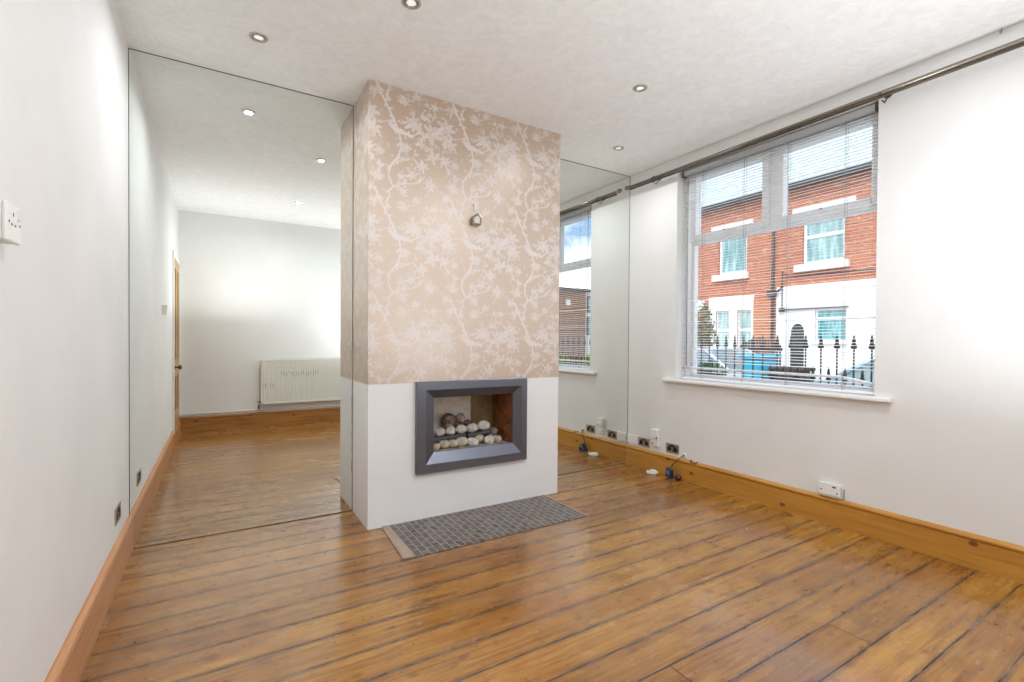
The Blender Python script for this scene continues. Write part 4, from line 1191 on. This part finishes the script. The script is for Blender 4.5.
# brick building seen in the mirrored window
bd = thing('corner_building', 'brown brick building with flat roof, seen in the mirrored window', 'building', (16, -17, GZ))
obj('brick_wall', MB().box(11.0, 18.25, -21, -15.0, GZ, 4.15), M['brick_brown'], bd)
obj('flat_roof', MB().bbox(10.8, 22.9, -21.1, -14.85, 4.15, 4.30, .02), M['gutter'], bd)
obj('white_wing', MB().box(18.25, 22.7, -21, -15.05, GZ, 4.15), M['render_white'], bd)
for z0_, z1_ in ((1.6, 2.7), (2.95, 3.9)):
    w_ = obj('wing_window', MB().box(18.35, 19.9, -15.06, -14.98, z0_, z1_), M['gutter'], bd)
    obj('wing_pane', MB().box(18.45, 19.8, -14.985, -14.975, z0_ + .07, z1_ - .07), M['house_glass'], w_)
obj('alarm_box', MB().bbox(16.75, 17.05, -15.0, -14.9, 3.3, 3.62, .02), M['stone'], bd)

# ------------------------------------------------------------------ sky and sun
w = bpy.data.worlds.new('sky'); SC.world = w; w.use_nodes = True
t = w.node_tree; nn = t.nodes; bg = nn['Background']
class WG(NT):
    def __init__(s): s.t = t; s.n = nn; s.l = t.links; s.b = None
g = WG()
tc = g.new('ShaderNodeTexCoord').outputs['Generated']
Xw, Yw, Zw = g.xyz(tc)
cl = g.noise(g.scale(tc, (1., 1., 1.9)), 2.3, 8, .56, .15)
cf = g.ramp(cl, [(.44, 0.), (.54, 1.)])
sky = g.ramp(Zw, [(.0, (.75, .88, 1.05)), (.2, (.36, .62, 1.05)), (.6, (.20, .42, .95))])
c = g.mix(cf, sky, (2.2, 2.2, 2.25))
c = g.mix(g.ramp(Zw, [(.49, 1.), (.5, 0.)]) if False else g.math('LESS_THAN', Zw, 0.), c, (.45, .44, .43))
g.link(c, bg.inputs['Color']); bg.inputs['Strength'].default_value = 1.0
sun = bpy.data.lights.new('sun', 'SUN'); sun.energy = 1.6; sun.angle = .01; sun.color = (1, .96, .90)
so = bpy.data.objects.new('sun', sun); COL.objects.link(so)
so.rotation_euler = Vector((.62, .28, -.78)).to_track_quat('-Z', 'Y').to_euler()

# ------------------------------------------------------------------ lamps of the room and added fill lamps
for (x, y, _), pw in zip(DL + [(2.36, .72, '')], (8., 2.2, 1.5, 6., 12., 12.)):  # the last position is an added unseen lamp with no fitting
    l = bpy.data.lights.new('downlight_lamp', 'AREA'); l.shape = 'DISK'; l.size = .05; l.energy = pw; l.color = (.93, .965, 1.)
    l.spread = math.radians(165)
    lo = bpy.data.objects.new('downlight_lamp', l); COL.objects.link(lo); lo.location = (x, y, H - .008)
# added upward fill lamp, standing in for a flash bounced off the ceiling
l = bpy.data.lights.new('bounce_fill', 'AREA'); l.shape = 'DISK'; l.size = .5; l.energy = 27; l.color = (.90, .96, 1.03)
lo = bpy.data.objects.new('bounce_fill', l); COL.objects.link(lo); lo.location = (2.2, .20, .80); lo.rotation_euler = (PI, 0, 0)

l = bpy.data.lights.new('bounce_fill', 'AREA'); l.shape = 'DISK'; l.size = .3; l.energy = 8; l.color = (.95, .98, 1.)  # second added fill lamp, brightens the left side of the room
lo = bpy.data.objects.new('bounce_fill', l); COL.objects.link(lo); lo.location = (.15, .25, 1.45); lo.rotation_euler = (PI, 0, 0)

# ------------------------------------------------------------------ camera
cam = bpy.data.cameras.new('camera'); co = bpy.data.objects.new('camera', cam); COL.objects.link(co)
yaw, pit, roll = .5615, -.0110, .0072
F = Vector((math.sin(yaw) * math.cos(pit), math.cos(yaw) * math.cos(pit), math.sin(pit)))
R = Vector((math.cos(yaw), -math.sin(yaw), 0)); U = R.cross(F)
R, U = R * math.cos(roll) + U * math.sin(roll), -R * math.sin(roll) + U * math.cos(roll)
mt = Matrix(((R.x, U.x, -F.x, 0), (R.y, U.y, -F.y, 0), (R.z, U.z, -F.z, CAM_H), (0, 0, 0, 1)))
co.matrix_world = mt
cam.sensor_width = 36; cam.sensor_fit = 'HORIZONTAL'; cam.lens = 484.49 / 1024 * 36
cam.shift_x = -(523.6 - 512) / 1024; cam.shift_y = (346.4 - 341) / 1024
cam.clip_start = .02; cam.clip_end = 300
SC.camera = co

vs = SC.view_settings
SC.display_settings.display_device = 'sRGB'
vs.view_transform = 'Standard'; vs.look = 'None'; vs.exposure = 0.42; vs.gamma = 1; vs.use_curve_mapping = False
SC.cycles.use_denoising = True
SC.cycles.diffuse_bounces = 6; SC.cycles.glossy_bounces = 6; SC.cycles.max_bounces = 14; SC.cycles.transparent_max_bounces = 24
SC.cycles.sample_clamp_indirect = 8
